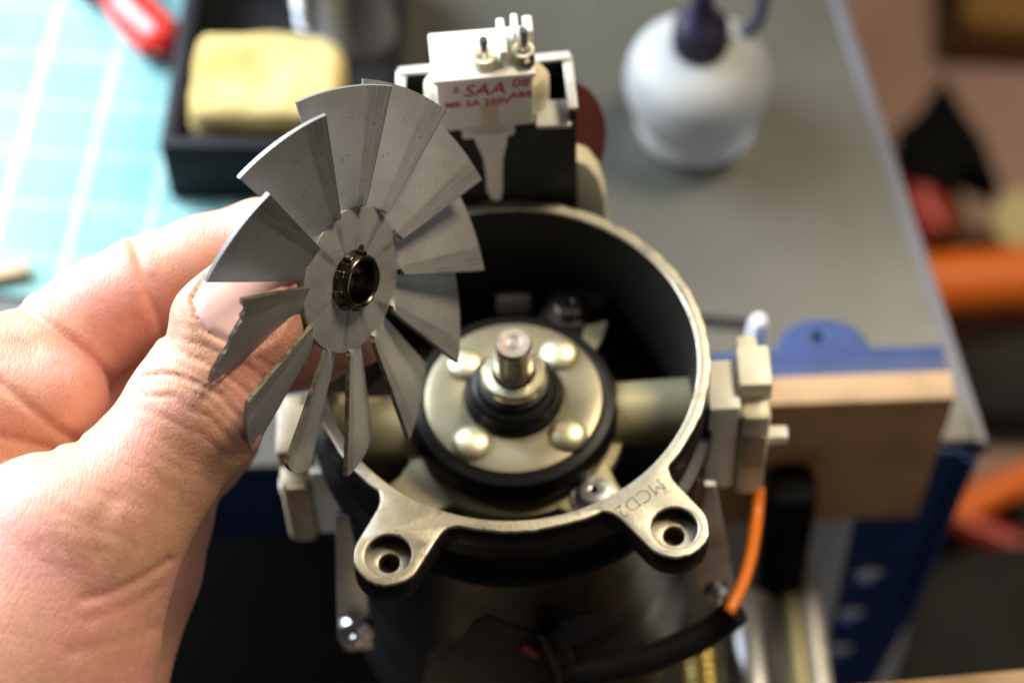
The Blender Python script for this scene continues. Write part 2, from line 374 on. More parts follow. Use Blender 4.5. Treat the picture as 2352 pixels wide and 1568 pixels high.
# ------------------------------------------------------------------ cutting mat
q0 = onZ(133, 0, ZB + 1); q1 = onZ(20, 405, ZB + 1); ang = math.atan2(q0[1] - q1[1], q0[0] - q1[0]) - math.pi / 2
mf = onZ(20, 655, ZB + 1); mf = -math.hypot(mf[0] - q0[0], mf[1] - q0[1]) + 60
bm = plate([[(-190, mf), (118, mf), (118, 230), (-190, 230)]], 1.6, .3)
o = build('cutting_mat', bm, 'mat')
o.matrix_world = T(Vector((q0[0] - 30, q0[1] - 60, ZB + .85)) * S) @ Matrix.Rotation(ang, 4, 'Z')
single(o, 'teal cutting mat with a pale printed grid lying on the grey bench', 'cutting mat')
q = onZ(30, 640, ZB + 2)
bm = boxm((-9, -2.2, 0), (9, 2.2, 4), .6); o = build('wood_scrap', bm, 'scrap', mtx=T((q[0] - 4, q[1], ZB + 1.7)) @ Matrix.Rotation(R(12), 4, 'Z'))
single(o, 'small pale brown wood scrap on the cutting mat above the fingers', 'scrap')

# ------------------------------------------------------------------ soldering stand and sponge
zt = -95.0
tl = onZ(355, 335, zt); bl = onZ(445, 0, zt); tr = onZ(885, 335, zt)
st = thing('soldering_stand', 'black soldering iron stand with a grey rimmed tray and coil holder', 'soldering stand', (-68, 175, ZB))
x0, x1, ya, yb = tl[0] + 1, tr[0], tl[1], 232
skew = Matrix.Rotation(R(-4), 4, 'Z')
pv = Vector((x0, ya, 0)); RM = T(pv) @ skew @ T(-pv)
bm = bmesh.new()
add_box(bm, (x0, ya, ZB + 1.8), (x1, yb, ZB + 6), 1.2)
add_box(bm, (x0, ya, ZB + 5), (x1, ya + 4.5, zt), 1.5); add_box(bm, (x0, yb - 4, ZB + 5), (x1, yb, zt), 1.5)
add_box(bm, (x0, ya + 3, ZB + 5), (x0 + 5, yb - 3, zt - .3), 1.5); add_box(bm, (x1 - 14, ya + 3, ZB + 5), (x1, yb - 3, zt - .3), 1.5)
build('tray', bm, 'tray', st, mtx=RM)
hx, hy = onZ(790, 60, zt)[:2]
bm = lathe([(0, zt - 2), (13, zt - 2), (13, zt + 2), (11, zt + 5), (9.5, zt + 26), (10, zt + 28), (8.4, zt + 28), (8, zt + 6), (0, zt + 6)], (hx, hy + 2, 0), 36)
build('holder_cup', bm, 'cup', st, mtx=RM)
bm = bmesh.new(); pts = []
c0 = onZ(690, 25, zt + 4)
for i in range(150):
    t = i / 149; a = t * 2 * math.pi * 9
    pts.append((c0[0] + 4.2 * math.cos(a), c0[1] + 4.2 * math.sin(a), zt + 1 + 24 * t))
add_tube(bm, pts, .8, 8, True, False); build('coil_spring', bm, 'chrome', st, mtx=RM)
# sponge: a worn, pillowy block
sa = onZ(424, 300, -98); sb = onZ(786, 300, -98); sc = onZ(786, 62, -92)
bm = boxm((sa[0], sa[1], ZB + 6.2), (sb[0], sc[1], -89), 0)
bmesh.ops.subdivide_edges(bm, edges=bm.edges[:], cuts=9, use_grid_fill=True)
from mathutils import noise as mnoise
cen = Vector(((sa[0] + sb[0]) / 2, (sa[1] + sc[1]) / 2, (ZB + 6.2 - 89) / 2)); hd = Vector(((sb[0] - sa[0]) / 2, (sc[1] - sa[1]) / 2, (-89 - ZB - 6.2) / 2))
for v in bm.verts:
    n = Vector(((v.co.x - cen.x) / hd.x, (v.co.y - cen.y) / hd.y, (v.co.z - cen.z) / hd.z))
    rr = max(0., abs(n.x) ** 6 + abs(n.y) ** 6 + abs(n.z) ** 5)
    k = 1 / max(1., rr) ** .12
    v.co = cen + Vector((n.x * hd.x * k, n.y * hd.y * k, n.z * hd.z * k))
    v.co += Vector((mnoise.noise(v.co * .12), mnoise.noise(v.co * .12 + Vector((9, 0, 0))), 1.6 * mnoise.noise(v.co * .1 + Vector((0, 5, 0))))) * 1.3
    dx = (v.co.x - cen.x - 1) / 3; dy = (v.co.y - cen.y + 2) / 6
    if v.co.z > cen.z: v.co.z -= 3.0 * math.exp(-dx*dx - dy*dy)
o = build('sponge', bm, 'sponge', mtx=RM, angle=80)
single(o, 'yellow soldering sponge, dented and brown marked, sitting in the black tray', 'sponge')

# ------------------------------------------------------------------ red handled pliers
pl = thing('pliers', 'red handled tool lying on the mat beside the soldering stand', 'pliers', (-115, 215, ZB))
g0 = onZ(368, 92, ZB + 8); g1 = onZ(300, 20, ZB + 9); g2 = onZ(255, -80, ZB + 9)
bm = tube([(g0[0] + 1, g0[1] - 2, ZB + 6.5), tuple(g0), tuple(g1), tuple(g2)], lambda t: 3.0 + 5.4 * min(1, t * 3.2) ** .6 - 1.6 * t, 18)
build('handle', bm, 'plier', pl)
g3 = onZ(190, -190, ZB + 8)
bm = tube([tuple(g2), tuple((g2 + g3) / 2 + np.array([-2, 4, 0])), tuple(g3)], lambda t: 5.2 - 3.2 * t, 12); build('jaw', bm, 'steel', pl)
h1 = onZ(180, -70, ZB + 9); h0 = onZ(215, -20, ZB + 8)
bm = tube([tuple(h0), tuple(h1), tuple(g2 + np.array([-3, 8, 0]))], lambda t: 4 + 2 * t, 14); build('handle', bm, 'plier', pl)

# ------------------------------------------------------------------ bottle
bc = onZ(1597, 314, ZB)
bt = thing('squeeze_bottle', 'small milky white squeeze bottle with a violet cap standing on the bench', 'bottle', (bc[0], bc[1], ZB))
bx, by = bc[0], bc[1] + 4
prof = [(0, ZB + .3), (16, ZB + .3), (17.6, ZB + 1.4), (18.0, ZB + 4), (18.0, ZB + 9), (19.2, ZB + 12), (21.2, ZB + 18), (21.7, ZB + 23), (20.4, ZB + 29), (16.6, ZB + 33.4), (10.5, ZB + 36.2), (7, ZB + 37), (6.5, ZB + 38), (0, ZB + 38)]
pp = smooth_path([(r, z, 0) for r, z in prof[1:-1]], 4); prof = [prof[0]] + [(p.x, p.y) for p in pp] + [prof[-1]]
build('bottle_body', lathe(prof, (bx, by, 0), 56), 'bottle', bt, angle=60)
cp = [(0, ZB + 45.5), (7.6, ZB + 45.5), (7.8, ZB + 47)]
bm = bmesh.new()
for k in range(28):
    a = 2 * math.pi * k / 28
    add_box(bm, (-.5, -.4, -5), (.5, .4, 5), 0, mtx=T((bx + 7.7 * math.cos(a), by + 7.7 * math.sin(a), ZB + 41)) @ Matrix.Rotation(a, 4, 'Z'))
add_lathe(bm, [(0, ZB + 35), (7.4, ZB + 35), (7.4, ZB + 47), (5.2, ZB + 50), (3.4, ZB + 53), (3, ZB + 61), (0, ZB + 61)], (bx, by, 0), 32)
build('cap', bm, 'capviolet', bt)
n0 = onZ(1690, 85, ZB + 33); n1 = onZ(1740, 50, ZB + 39); n2 = onZ(1755, -30, ZB + 47)
bm = tube([(bx + 7.4, by + 1, ZB + 36), tuple(n0), tuple(n1), tuple(n2)], 2.0, 12); build('cap_strap', bm, 'capviolet', bt)

# ------------------------------------------------------------------ white peg with thin rod on the bench
q = onZ(1743, 800, -103)
pg = thing('glue_nozzle', 'small white plastic nozzle with a thin dark rod beside the blue vice', 'nozzle', (q[0], q[1] + 4, ZB))
bm = lathe([(0, ZB + .2), (3.0, ZB + .2), (3.0, ZB + 12), (2.6, ZB + 24), (1.6, ZB + 27), (0, ZB + 27.6)], (q[0], q[1] + 4.4, 0), 24); build('nozzle', bm, 'whiteboard', pg)
a = onZ(1722, 742, ZB + 3)
bm = tube([(a[0] + 2, a[1] + .5, ZB + 2.2), (a[0] - 26, a[1] + 5, ZB + 2.2)], .9, 10, False); build('rod', bm, 'bracket', pg)

# ------------------------------------------------------------------ vice with MDF liners
vc = thing('bench_vice', 'blue enamelled woodworking vice with brown MDF jaw liners gripping the motor', 'vice', (60, 48, ZB))
ml = onY(1745, 932, 44); mr = onY(2190, 917, 44)
zm = (ml[2] + mr[2]) / 2
P = [(-24, onY(1900, 1195, 44)[2]), (mr[0] - 2.5, onY(1900, 1192, 44)[2]), (mr[0], zm), (-24, zm)]
ym = onZ(1950, 861, zm)[1]                     # back edge of the liner's top
bm = plate([P], ym - 44, .5); build('jaw_liner', bm, 'mdf', vc, mtx=frame((1, 0, 0), (0, 0, 1), (0, (44 + ym) / 2, 0)))
zj = zm - 1.5; yj = onZ(1950, 803, zj)[1]; jx = onZ(2165, 820, zj)[0]
fc = onZ(1890, 800, zj); fw = (onZ(1992, 795, zj)[0] - onZ(1787, 795, zj)[0]) / 2
hc = onZ(1878, 772, zj)
arc = [(fc[0] + fw * math.cos(a), yj + (fw * .82) * math.sin(a)) for a in np.linspace(0, math.pi, 25)]
P = [(-24, ym + .3), (jx, ym + .3), (jx, yj)] + [(fc[0] + fw + 3, yj)] + arc + [(fc[0] - fw - 3, yj), (-24, yj)]
bm = plate([P, circ(2.2, 20, (hc[0], hc[1]))], zj - ZB - .4, .7); build('back_jaw', bm, 'visblue', vc, mtx=T((0, 0, (zj + ZB + .4) / 2)))
bm = lathe([(0, ZB + 6), (2.15, ZB + 6), (2.15, ZB + 6.5), (0, ZB + 6.5)], (hc[0], hc[1], 0), 20); build('screw', bm, 'black', vc)
# guide bush, rods, lead screw
a = onY(1768, 1085, 40); b = onY(1845, 1280, 40)
bm = boxm((a[0], 30, -186), (b[0] - .5, 43.6, a[2]), 3); build('guide_bush', bm, 'black', vc)
zr = -176
for (u, nm, rad) in ((1822, 'guide_rod', 4.2), (1868, 'guide_rod', 3.4)):
    p0 = onZ(u, 1420, zr); sl = .02
    bm = tube([(p0[0] - 1.0, 44, zr), (p0[0] + 1.5, -110, zr)], rad, 24, False); build(nm, bm, 'rod' if rad > 4 else 'zincplate', vc)
p0 = onZ(1618, 1540, -150); ysc = onZ(1618, 1482, -146)[1]
prof = []
for i in range(44):
    y = i * 2.4; prof += [(4.6, y), (6.6, y + .7), (6.6, y + 1.4), (4.6, y + 2.1)]
bm = lathe([(0, 0)] + prof + [(0, 44 * 2.4)], (p0[0], ysc, -150), 28, Matrix.Rotation(R(90), 4, 'X')); build('lead_screw', bm, 'brass', vc)
p1 = onZ(1715, 1540, -140)
bm = lathe([(0, 0), (8, 0), (8.6, 1), (8.6, 40), (7, 41), (7, 60), (0, 60)], (p1[0] + 1, 12, -142), 32, Matrix.Rotation(R(90), 4, 'X')); build('screw_boss', bm, 'steel', vc)
fj = onY(2150, 1556, -48)
bm = boxm((-40, -58, fj[2] - 60), (fj[0] + 60, -48, fj[2] + .6), .6)
build('jaw_liner', bm, 'mdf', vc, mtx=T((fj[0], -48, 0)) @ Matrix.Rotation(R(3.5), 4, 'Z') @ T((-fj[0] + 2, 48, 0)))

# ------------------------------------------------------------------ things beyond the bench, far below
ZF = -476.0
def dist_at(u, v, z): return onZ(u, v, z)
q = onZ(2100, 655, -440); q2 = onZ(2420, 645, -440)
o = build('orange_tube', tube([(q[0], q[1], -440), (q2[0] + 120, q2[1] + 8, -440)], 14.5, 28, False), 'toolorange')
single(o, 'thick bright orange steel tube lying beside the bench', 'tube')
q = onZ(2352, 545, -450)
o = build('plastic_tub', lathe([(0, -479.5), (17, -479.5), (20, -452), (18, -450), (0, -450)], (q[0] + 6, q[1] + 10, 0), 36), 'paleyellow')
single(o, 'pale yellow plastic lid behind the bright orange tube', 'lid')
# clamp with black head and red grip
cl = thing('hand_clamp', 'black hand clamp with a dull red grip leaning beyond the bench edge', 'clamp', tuple(onZ(2160, 420, ZF)))
tri = [(2160, 225), (2205, 300), (2240, 350), (2268, 425), (2205, 395), (2160, 435), (2095, 425), (2070, 330), (2110, 300)]
P = [tuple(onZ(u, v, -440)[:2]) for u, v in tri]
bm = plate([P], 22, 3); build('head', bm, 'black', cl, mtx=T((0, 0, -440)))
g = [onZ(2105, 425, -446), onZ(2120, 480, -448), onZ(2150, 540, -452)]
build('grip', tube([tuple(p) for p in g], lambda t: 13 - 3 * t, 16), 'toolred', cl)
g = [onZ(2165, 450, -460), onZ(2185, 510, -462), onZ(2210, 560, -464)]
build('lever', tube([tuple(p) for p in g], 8, 14), 'box', cl)
# wooden box
bx0 = onZ(2155, 150, ZF); 
wb = thing('storage_box', 'dark brown storage box with an ochre band on the floor at the back', 'box', (bx0[0] + 60, bx0[1] + 60, ZF))
rx = Matrix.Rotation(R(-7), 4, 'Z'); pv = Vector((bx0[0], bx0[1], 0)); RB = T(pv) @ rx @ T(-pv)
build('carton', boxm((bx0[0], bx0[1], ZF + .5), (bx0[0] + 200, bx0[1] + 140, ZF + 14), 1), 'box', wb, mtx=RB)
build('band', boxm((bx0[0] + 8, bx0[1] - .6, ZF + 14.2), (bx0[0] + 200.6, bx0[1] + 34, ZF + 34), 2), 'boxyellow', wb, mtx=RB)
build('lid', boxm((bx0[0] + 4, bx0[1] + 34.4, ZF + 14.2), (bx0[0] + 201, bx0[1] + 141, ZF + 36), 2), 'boxdark', wb, mtx=RB)
# black heaps low down; the one under the bench stands for shade there
def heap(name, lab, c, d, seed):
    bm = bmesh.new(); bmesh.ops.create_icosphere(bm, subdivisions=4, radius=1)
    for v in bm.verts:
        n = v.co.copy(); k = 1 + .22 * mnoise.noise(n * 1.6 + Vector((seed, 0, 0))) + .1 * mnoise.noise(n * 4 + Vector((0, seed, 0)))
        v.co = Vector((n.x * d[0] * k, n.y * d[1] * k, max(-.85, n.z) * d[2] * k)) + Vector(c)
        v.co.z = max(v.co.z, ZF + .5)
    o = build(name, bm, 'heap', angle=80); single(o, lab, 'heap', None, 'black heaps below the bench'); return o
q = onZ(2290, 1420, -440); heap('black_heap', 'black bag in the dark to the right of the blue bench leg', (q[0] + 40, q[1] - 40, -452), (95, 80, 34), 3.)
q = onZ(560, 1520, -440); heap('black_heap', 'added black bag in the dark below the hand under the bench', (q[0] + 20, q[1] - 20, -440), (190, 80, 50), 8.)
q = onZ(2290, 800, -455); heap('black_heap', 'small black pouch lying just in front of the bright orange tube', (q[0] + 30, q[1] - 16, -462), (80, 26, 22), 5.)
# orange strap loop lower down
q = [onZ(2190, 1190, -455), onZ(2270, 1135, -452), onZ(2400, 1085, -452)]
o = build('orange_strap', tube([tuple(p) for p in q], lambda t: 7.5, 14), 'toolorange'); single(o, 'red orange bar running diagonally in front of the black bag', 'bar')
q = [onZ(2195, 1195, -455), onZ(2290, 1235, -457), onZ(2400, 1290, -460)]
o = build('red_lever', tube([tuple(p) for p in q], lambda t: 6.5, 14), 'toolred'); single(o, 'dark red lever below the diagonal red orange bar', 'lever')
q = onZ(2240, 845, -462)
o = build('beige_block', boxm((q[0] - 14, q[1] - 14, ZF + .3), (q[0] + 8, q[1] + 8, -462), 3), 'scrap'); single(o, 'small beige wood block below the bright orange tube', 'block')

# ------------------------------------------------------------------ motor
mo = thing('electric_motor', 'black cased electric motor with its end open and machined rim, clamped upright', 'motor', (0, 0, -110))
LH = [onZ(891, 1273, 0), onZ(1549, 1210, 0)]
RO, RI = 44.25, 41.5
BV = .36
def rim_outline(grow=0., jit=0.):
    pts = []
    lug = []
    for h in LH:
        rho = math.hypot(h[0], h[1]); ang = math.atan2(h[1], h[0]); lug.append((ang, rho))
    lug.sort()
    def lugpts(ang, rho):
        er, et = np.array([math.cos(ang), math.sin(ang)]), np.array([-math.sin(ang), math.cos(ang)])
        hw = 7.3 + grow; P = []
        Ro = RO + grow
        t1 = 10.6 + grow
        s1 = math.sqrt(Ro * Ro - t1 * t1)
        for k in range(7):                                   # concave fillet
            a = k / 6; t = -(t1 - (t1 - hw - .1) * math.sin(a * math.pi / 2)); s = s1 + 5.2 * (1 - math.cos(a * math.pi / 2))
            P.append(er * s + et * t)
        for k in range(25):
            a = -math.pi / 2 + math.pi * k / 24; P.append(er * (rho + hw * math.cos(a)) + et * hw * math.sin(a))
        for k in range(6, -1, -1):
            a = k / 6; t = (t1 - (t1 - hw - .1) * math.sin(a * math.pi / 2)); s = s1 + 5.2 * (1 - math.cos(a * math.pi / 2))
            P.append(er * s + et * t)
        half = math.asin(t1 / Ro)
        return P, half
    cur = -math.pi
    for ang, rho in lug:
        P, half = lugpts(ang, rho)
        n = max(2, int((ang - half - cur) / .04))
        for a in np.linspace(cur, ang - half, n, endpoint=False): pts.append(np.array([math.cos(a), math.sin(a)]) * (RO + grow))
        pts += P; cur = ang + half
    for a in np.linspace(cur, math.pi, 100, endpoint=False)[1:]: pts.append(np.array([math.cos(a), math.sin(a)]) * (RO + grow))
    if jit:
        out = []
        for i, p in enumerate(pts):
            n = mnoise.noise(Vector((p[0] * .35, p[1] * .35, 3.))) + .6 * mnoise.noise(Vector((p[0] * 1.3, p[1] * 1.3, 7.)))
            out.append(p * (1 + jit * n / np.linalg.norm(p)))
        pts = out
    return [tuple(p) for p in pts]
inner = circ(RI + BV, 140)
bm = plate([rim_outline(-.05 - BV, .35), inner] + [circ(4.95 + BV, 40, (h[0], h[1])) for h in LH], 1.0, BV)
rim = build('machined_rim', bm, 'bare', mo, mtx=T((0, 0, -.5)))
bm = plate([rim_outline(.1 - .5), circ(RI + .6, 140)] + [circ(5.55, 40, (h[0], h[1])) for h in LH], 6.6, .5)
build('lug_casting', bm, 'paint', mo, mtx=T((0, 0, -.9 - 3.3)))
build('end_casting', lathe([(RI + .15, -1.6), (RO - .05, -1.6), (RO - .15, -11.9), (RI + .15, -11.9)], (0, 0, 0), 140), 'paint', mo)
for h in LH:
    bm = bmesh.new(); bm2 = plate([circ(5.04, 36), circ(2.5, 28)], 1.0, .2); bm2.free()
    bm = plate([circ(5.06, 36), circ(2.55, 28)], 1.4, .25); build('counterbore_seat', bm, 'bare', mo, mtx=T((h[0], h[1], -4.4)))
    bm = lathe([(2.5, -4.2), (2.1, -5.2), (2.1, -7.4), (0, -7.4)], (h[0], h[1], 0), 28); build('bolt_hole', bm, 'coil', mo)
# engraved letters on the right lug
tm = textmesh('MCD2', 4.6, .05, -.10)
lp = np.array([*onZ(1470, 1143, 0)[:2], 0]); d0 = onZ(1425, 1172, 0) - onZ(1512, 1110, 0)
fm = frame((d0[0], d0[1], 0), (-d0[1], d0[0], 0), (lp[0], lp[1], .0))
letters = build('stamped_lettering', tm, 'engrave', rim, smooth=False, mtx=T((0, 0, .02)) @ fm)
# casing below the rim
prof = [(41.6, -11), (43.9, -11.9), (44.2, -13.2), (43.0, -14.2), (42.6, -17), (43.2, -18.6), (45.6, -19.2), (46.1, -20.4), (46.1, -22), (45.4, -23.2), (43.6, -25), (43.0, -27), (42.8, -70), (42.8, -112), (0, -112)]
build('field_casing', lathe(prof, (0, 0, 0), 128), 'paint', mo)
build('housing_wall', lathe([(41.45, -1.2), (41.2, -46), (0, -46)], (0, 0, 0), 96), 'innerblack', mo)
# torn label patches, cables, wires on the front of the casing
def patch(px, r, nm):
    P3 = [onCyl(u, v, r) for u, v in px]
    P2 = [(math.atan2(p[0], -p[1]) * r, p[2]) for p in P3]
    bm = plate([P2], .3, 0)
    bmesh.ops.triangulate(bm, faces=bm.faces[:])
    for _ in range(3):
        es = [e for e in bm.edges if abs(e.verts[0].co.x - e.verts[1].co.x) > 2.5]
        if es: bmesh.ops.subdivide_edges(bm, edges=es, cuts=1)
        bmesh.ops.triangulate(bm, faces=bm.faces[:])
    for v in bm.verts:
        a = v.co.x / r; rr = r + v.co.z; z = v.co.y; v.co = Vector((rr * math.sin(a), -rr * math.cos(a), z))
    return build(nm, bm, 'greylabel', mo, angle=60)
patch([(960, 1640), (985, 1500), (1060, 1470), (1085, 1430), (1120, 1415), (1180, 1440), (1225, 1450), (1250, 1480), (1262, 1530), (1270, 1640)], 43.1, 'torn_label')
patch([(1280, 1425), (1340, 1412), (1390, 1410), (1400, 1422), (1432, 1425), (1425, 1448), (1470, 1452), (1478, 1465), (1400, 1490), (1340, 1500), (1295, 1480)], 43.1, 'torn_label')
c = [onCyl(1258, 1440, 44.5), onCyl(1280, 1490, 47), onCyl(1305, 1560, 48), onCyl(1325, 1640, 47)]
build('black_cable', tube([tuple(p) for p in c], 2.8, 14), 'rubber', mo)
q = onCyl(1216, 1490, 44.2); build('red_wire', tube([tuple(q + np.array([-1.6, .2, 1.2])), tuple(q + np.array([1.8, -.5, -1.6]))], 1.1, 10, False), 'toolred', mo)
sl = [(1690, 1402, -40), (1640, 1445, -42), (1560, 1486, -45), (1470, 1520, -47.5), (1380, 1540, -48.5), (1290, 1550, -49)]
pts = [tuple(onY(u, v, y)) for u, v, y in sl]
build('cable_sleeve', tube(pts, 3.5, 18), 'rubber', mo)
wr = [(1742, 1118, -6), (1738, 1180, -12), (1725, 1270, -24), (1705, 1340, -33), (1680, 1392, -39.5), (1672, 1404, -40.5)]
build('orange_wire', tube([tuple(onY(u, v, y)) for u, v, y in wr], 1.55, 14), 'orange', mo)
# side strips and bolts
def strip(px, y, nm, th=1.6):
    P = [(p[0], p[2]) for p in (onY(u, v, y) for u, v in px)]
    bm = plate([P], th, .3); return build(nm, bm, 'zincplate', mo, mtx=frame((1, 0, 0), (0, 0, 1), (0, y, 0)))
strip([(772, 1180), (800, 1190), (840, 1370), (852, 1480), (800, 1486), (782, 1460)], -32, 'side_strip')
strip([(1622, 1110), (1640, 1110), (1690, 1390), (1660, 1400), (1600, 1340), (1590, 1290)], -18, 'side_strip')
def bolt(u, v, y, r=4.1):
    p = onY(u, v, y); M = axis_to((0, -1, .25))
    bm = lathe([(0, 0), (r * 1.05, 0), (r * 1.05, .7), (r * .98, 2.2), (r * .7, 3), (0, 3)], (p[0], p[1], p[2]), 28, M)
    b = build('bolt', bm, 'steel', mo)
    q = Vector(p) + M.to_3x3() @ Vector((0, 0, 3.0))
    build('bolt_tip', lathe([(0, 0), (r * .36, 0), (r * .36, 1.6), (r * .2, 2), (0, 2)], q, 16, M), 'steel', b)
bolt(818, 1438, -34); bolt(1645, 1352, -24, 3.0)
q = onD(860, 1340, 492)
# inside: spider, disc, rubber ring, hub, shaft
zs = -25.0
scr = [onZ(1365, 1142, zs), onZ(1308, 715, zs), onZ(888, 962, zs)]
angs = [math.atan2(p[1], p[0]) for p in scr]; angs.append(angs[2] + .75)
arm = []
bm = bmesh.new()
for a in (angs[0], angs[2], angs[3]):
    P = []
    er, et = np.array([math.cos(a), math.sin(a)]), np.array([-math.sin(a), math.cos(a)])
    pts = [(14, -12), (24, -7.5), (29, -5.8), (34, -5.6), (40.4, -7), (40.4, 7), (34, 5.6), (29, 5.8), (24, 7.5), (14, 12)]
    P = [tuple(er * s + et * t) for s, t in pts]
    b2 = plate([P], 3, .5); me = bpy.data.meshes.new('t'); bmesh.ops.translate(b2, vec=(0, 0, .02 * len(arm)), verts=b2.verts); b2.to_mesh(me); b2.free(); bm.from_mesh(me); bpy.data.meshes.remove(me); arm.append(a)
add_lathe(bm, [(10, -1.6), (26, -1.6), (26, 1.3), (10, 1.3)], (0, 0, 0), 64)
build('spider_frame', bm, 'cream', mo, mtx=T((0, 0, zs - 1.5)))
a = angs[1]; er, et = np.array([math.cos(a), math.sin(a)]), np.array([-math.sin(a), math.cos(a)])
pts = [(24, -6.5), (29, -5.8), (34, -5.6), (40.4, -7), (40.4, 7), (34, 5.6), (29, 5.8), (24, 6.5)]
build('shaded_arm', plate([[tuple(er * s_ + et * t_) for s_, t_ in pts]], 3, .5), 'innerblack', mo, mtx=T((0, 0, zs - 1.5)))  # spider arm coloured black to stand for the shade on it
q = [onZ(u, v, zs)[:2] for u, v in ((1338, 800), (1345, 755), (1392, 742), (1384, 775), (1362, 812))]
build('spider_web', plate([[tuple(p_) for p_ in q]], 1.5, .3), 'cream', mo, mtx=T((0, 0, zs)))  # lit corner of the same arm, kept cream
for k in range(3):
    p = scr[k]
    bm = lathe([(0, zs + .1), (5.2, zs + .1), (5.2, zs + .9), (4.6, zs + 1.1), (0, zs + 1.1)], (p[0], p[1], 0), 32)
    ws = build('washer', bm, 'shaft' if k == 1 else 'zincplate', mo)  # rear washer and screw in darker steel, dimmed like their shaded arm
    bm = plate([circ(3.2, 32), circ(1.35, 6)], 2.4, .4); build('screw_head', bm, 'shaft' if k == 1 else 'steel', ws, mtx=T((p[0], p[1], zs + 2.4)))
    build('socket', lathe([(0, zs + 1.6), (1.33, zs + 1.6), (1.33, zs + 1.7), (0, zs + 1.7)], (p[0], p[1], 0), 12), 'dark_hole', ws)
build('armature_winding', lathe([(0, -45), (40.9, -45), (40.9, -44.4), (0, -44.4)], (0, 0, 0), 64), 'coil', mo)
build('rubber_ring', lathe([(19.6, -24), (23.6, -24), (24.2, -22), (24.0, -18.5), (22.9, -16.4), (21.2, -15.7), (20.6, -16.2), (20.4, -22)], (0.3, -.3, 0), 96), 'rubber', mo)
bdisc = build('bearing_plate', lathe([(20.5, -18), (20.6, -16.4), (20.1, -15.4), (18.6, -15.0), (12, -15.0), (10, -15.6), (9, -15.6), (9, -18)], (0.3, -.3, 0), 96), 'disc', mo)
for u, v in ((1068, 832), (1285, 808), (1084, 1012), (1304, 992)):
    p = onZ(u, v, -14)
    pr = [(4.5, -15.2)] + [(4.5 * math.cos(t), -15.0 + 2.3 * math.sin(t)) for t in np.linspace(.1, math.pi / 2, 7)][:-1] + [(0, -12.7)]
    build('rivet', lathe(pr, (p[0], p[1], 0), 28), 'rivet', bdisc, angle=60)
build('bearing_hub', lathe([(11.4, -16), (11.4, -14.6), (10.9, -13.6), (10.4, -13.2), (10.2, -11.6), (9.4, -10.6), (8.6, -10.2), (7.9, -8.6), (6, -8.2), (4, -8.2)], (.5, -.2, 0), 64), 'rubber', mo)
build('bearing_collar', lathe([(4.4, -8.6), (7.2, -8.6), (7.3, -6.6), (6.9, -5.9), (5.0, -5.7), (4.5, -6.2), (4.4, -8.6)], (.6, 0, 0), 56), 'collar', mo)
build('shaft', lathe([(4.15, -12), (4.15, 4.9), (3.7, 5.5), (1.6, 5.5), (1.3, 5.25), (0, 5.1)], (.7, 0, 0), 56), 'shaft', mo)
MT['copper'] = mat('worn_shaft_face', (.40, .33, .26), .5, .5, c2=(.30, .24, .19), nscale=500, bump=.4)
build('shaft_tip', lathe([(0, 5.0), (3.9, 5.0), (3.8, 5.75), (1.8, 5.8), (1.5, 5.62), (1.2, 5.8), (0, 5.8)], (.7, 0, 0), 40), 'copper', mo)
q = onY(1180, 697, 39.5); build('lit_slot_block', boxm((q[0] - 4.2, 38.4, q[2] - 3.6), (q[0] + 4.2, 40.2, q[2] + 3.6), .8), 'plasticw', mo)  # white block added in place of the lit slot in the wall
q = onY(1300, 745, 30)
# brush holders, mirrored pair
tb = tube([(22, 0, -25.5), (41.0, .8, -25.5)], 7.6, 36, False); build('brush_tube', tb, 'cream', mo)
tb = tube([(-22, -1.5, -26.5), (-41.0, -2.5, -26.5)], 7.6, 36, False); build('brush_tube', tb, 'cream', mo)
def holder(s, x, yf, yb2, zt2, zb2, xo):
    bm = boxm((min(x, xo - 7 * s), yf, zb2), (max(x, xo - 7 * s), yb2, zt2), .8)
    h = build('brush_holder', bm, 'plasticw', mo)
    x1, x2 = sorted((xo - 6.9 * s, xo))
    bm = bmesh.new(); add_box(bm, (x1, yf - 1.6, zb2 - 1.5), (x2, yb2 + 2.5, zt2 - 2), 2.0)
    add_box(bm, (x1 - .4, yf + 4, zt2 - 4), (x2 + .3 , yb2 + 1.5, zt2 + 3.2), .9)
    add_box(bm, (x1 + .3, yb2 - 1, zt2 - 3), (x2 - 1.8, yb2 + 6.5, zt2 - .2), .8)
    cpo = build('brush_cap', bm, 'plastic' if s > 0 else 'plasticold', mo)
    xs = sorted((xo - .5 * s, xo + (5.0 if s > 0 else .8) * s))
    build('cap_pin', boxm((xs[0], yf + 2, zb2 + 15), (xs[1], yf + 5.4, zb2 + 18.4), .5), 'plasticw', cpo)
    build('cap_slot', boxm((x1 + 1.6, yf - 2.1, zb2 + 12), (x2 - 1.0, yf - 1.45, zb2 + 25), .1), 'scrap', cpo)
holder(1, 44.0, -9, 4.5, -10.4, -44.8, 58.2)
holder(-1, -41.0, -12.5, 3.0, -26.0, -53.5, -54.0)

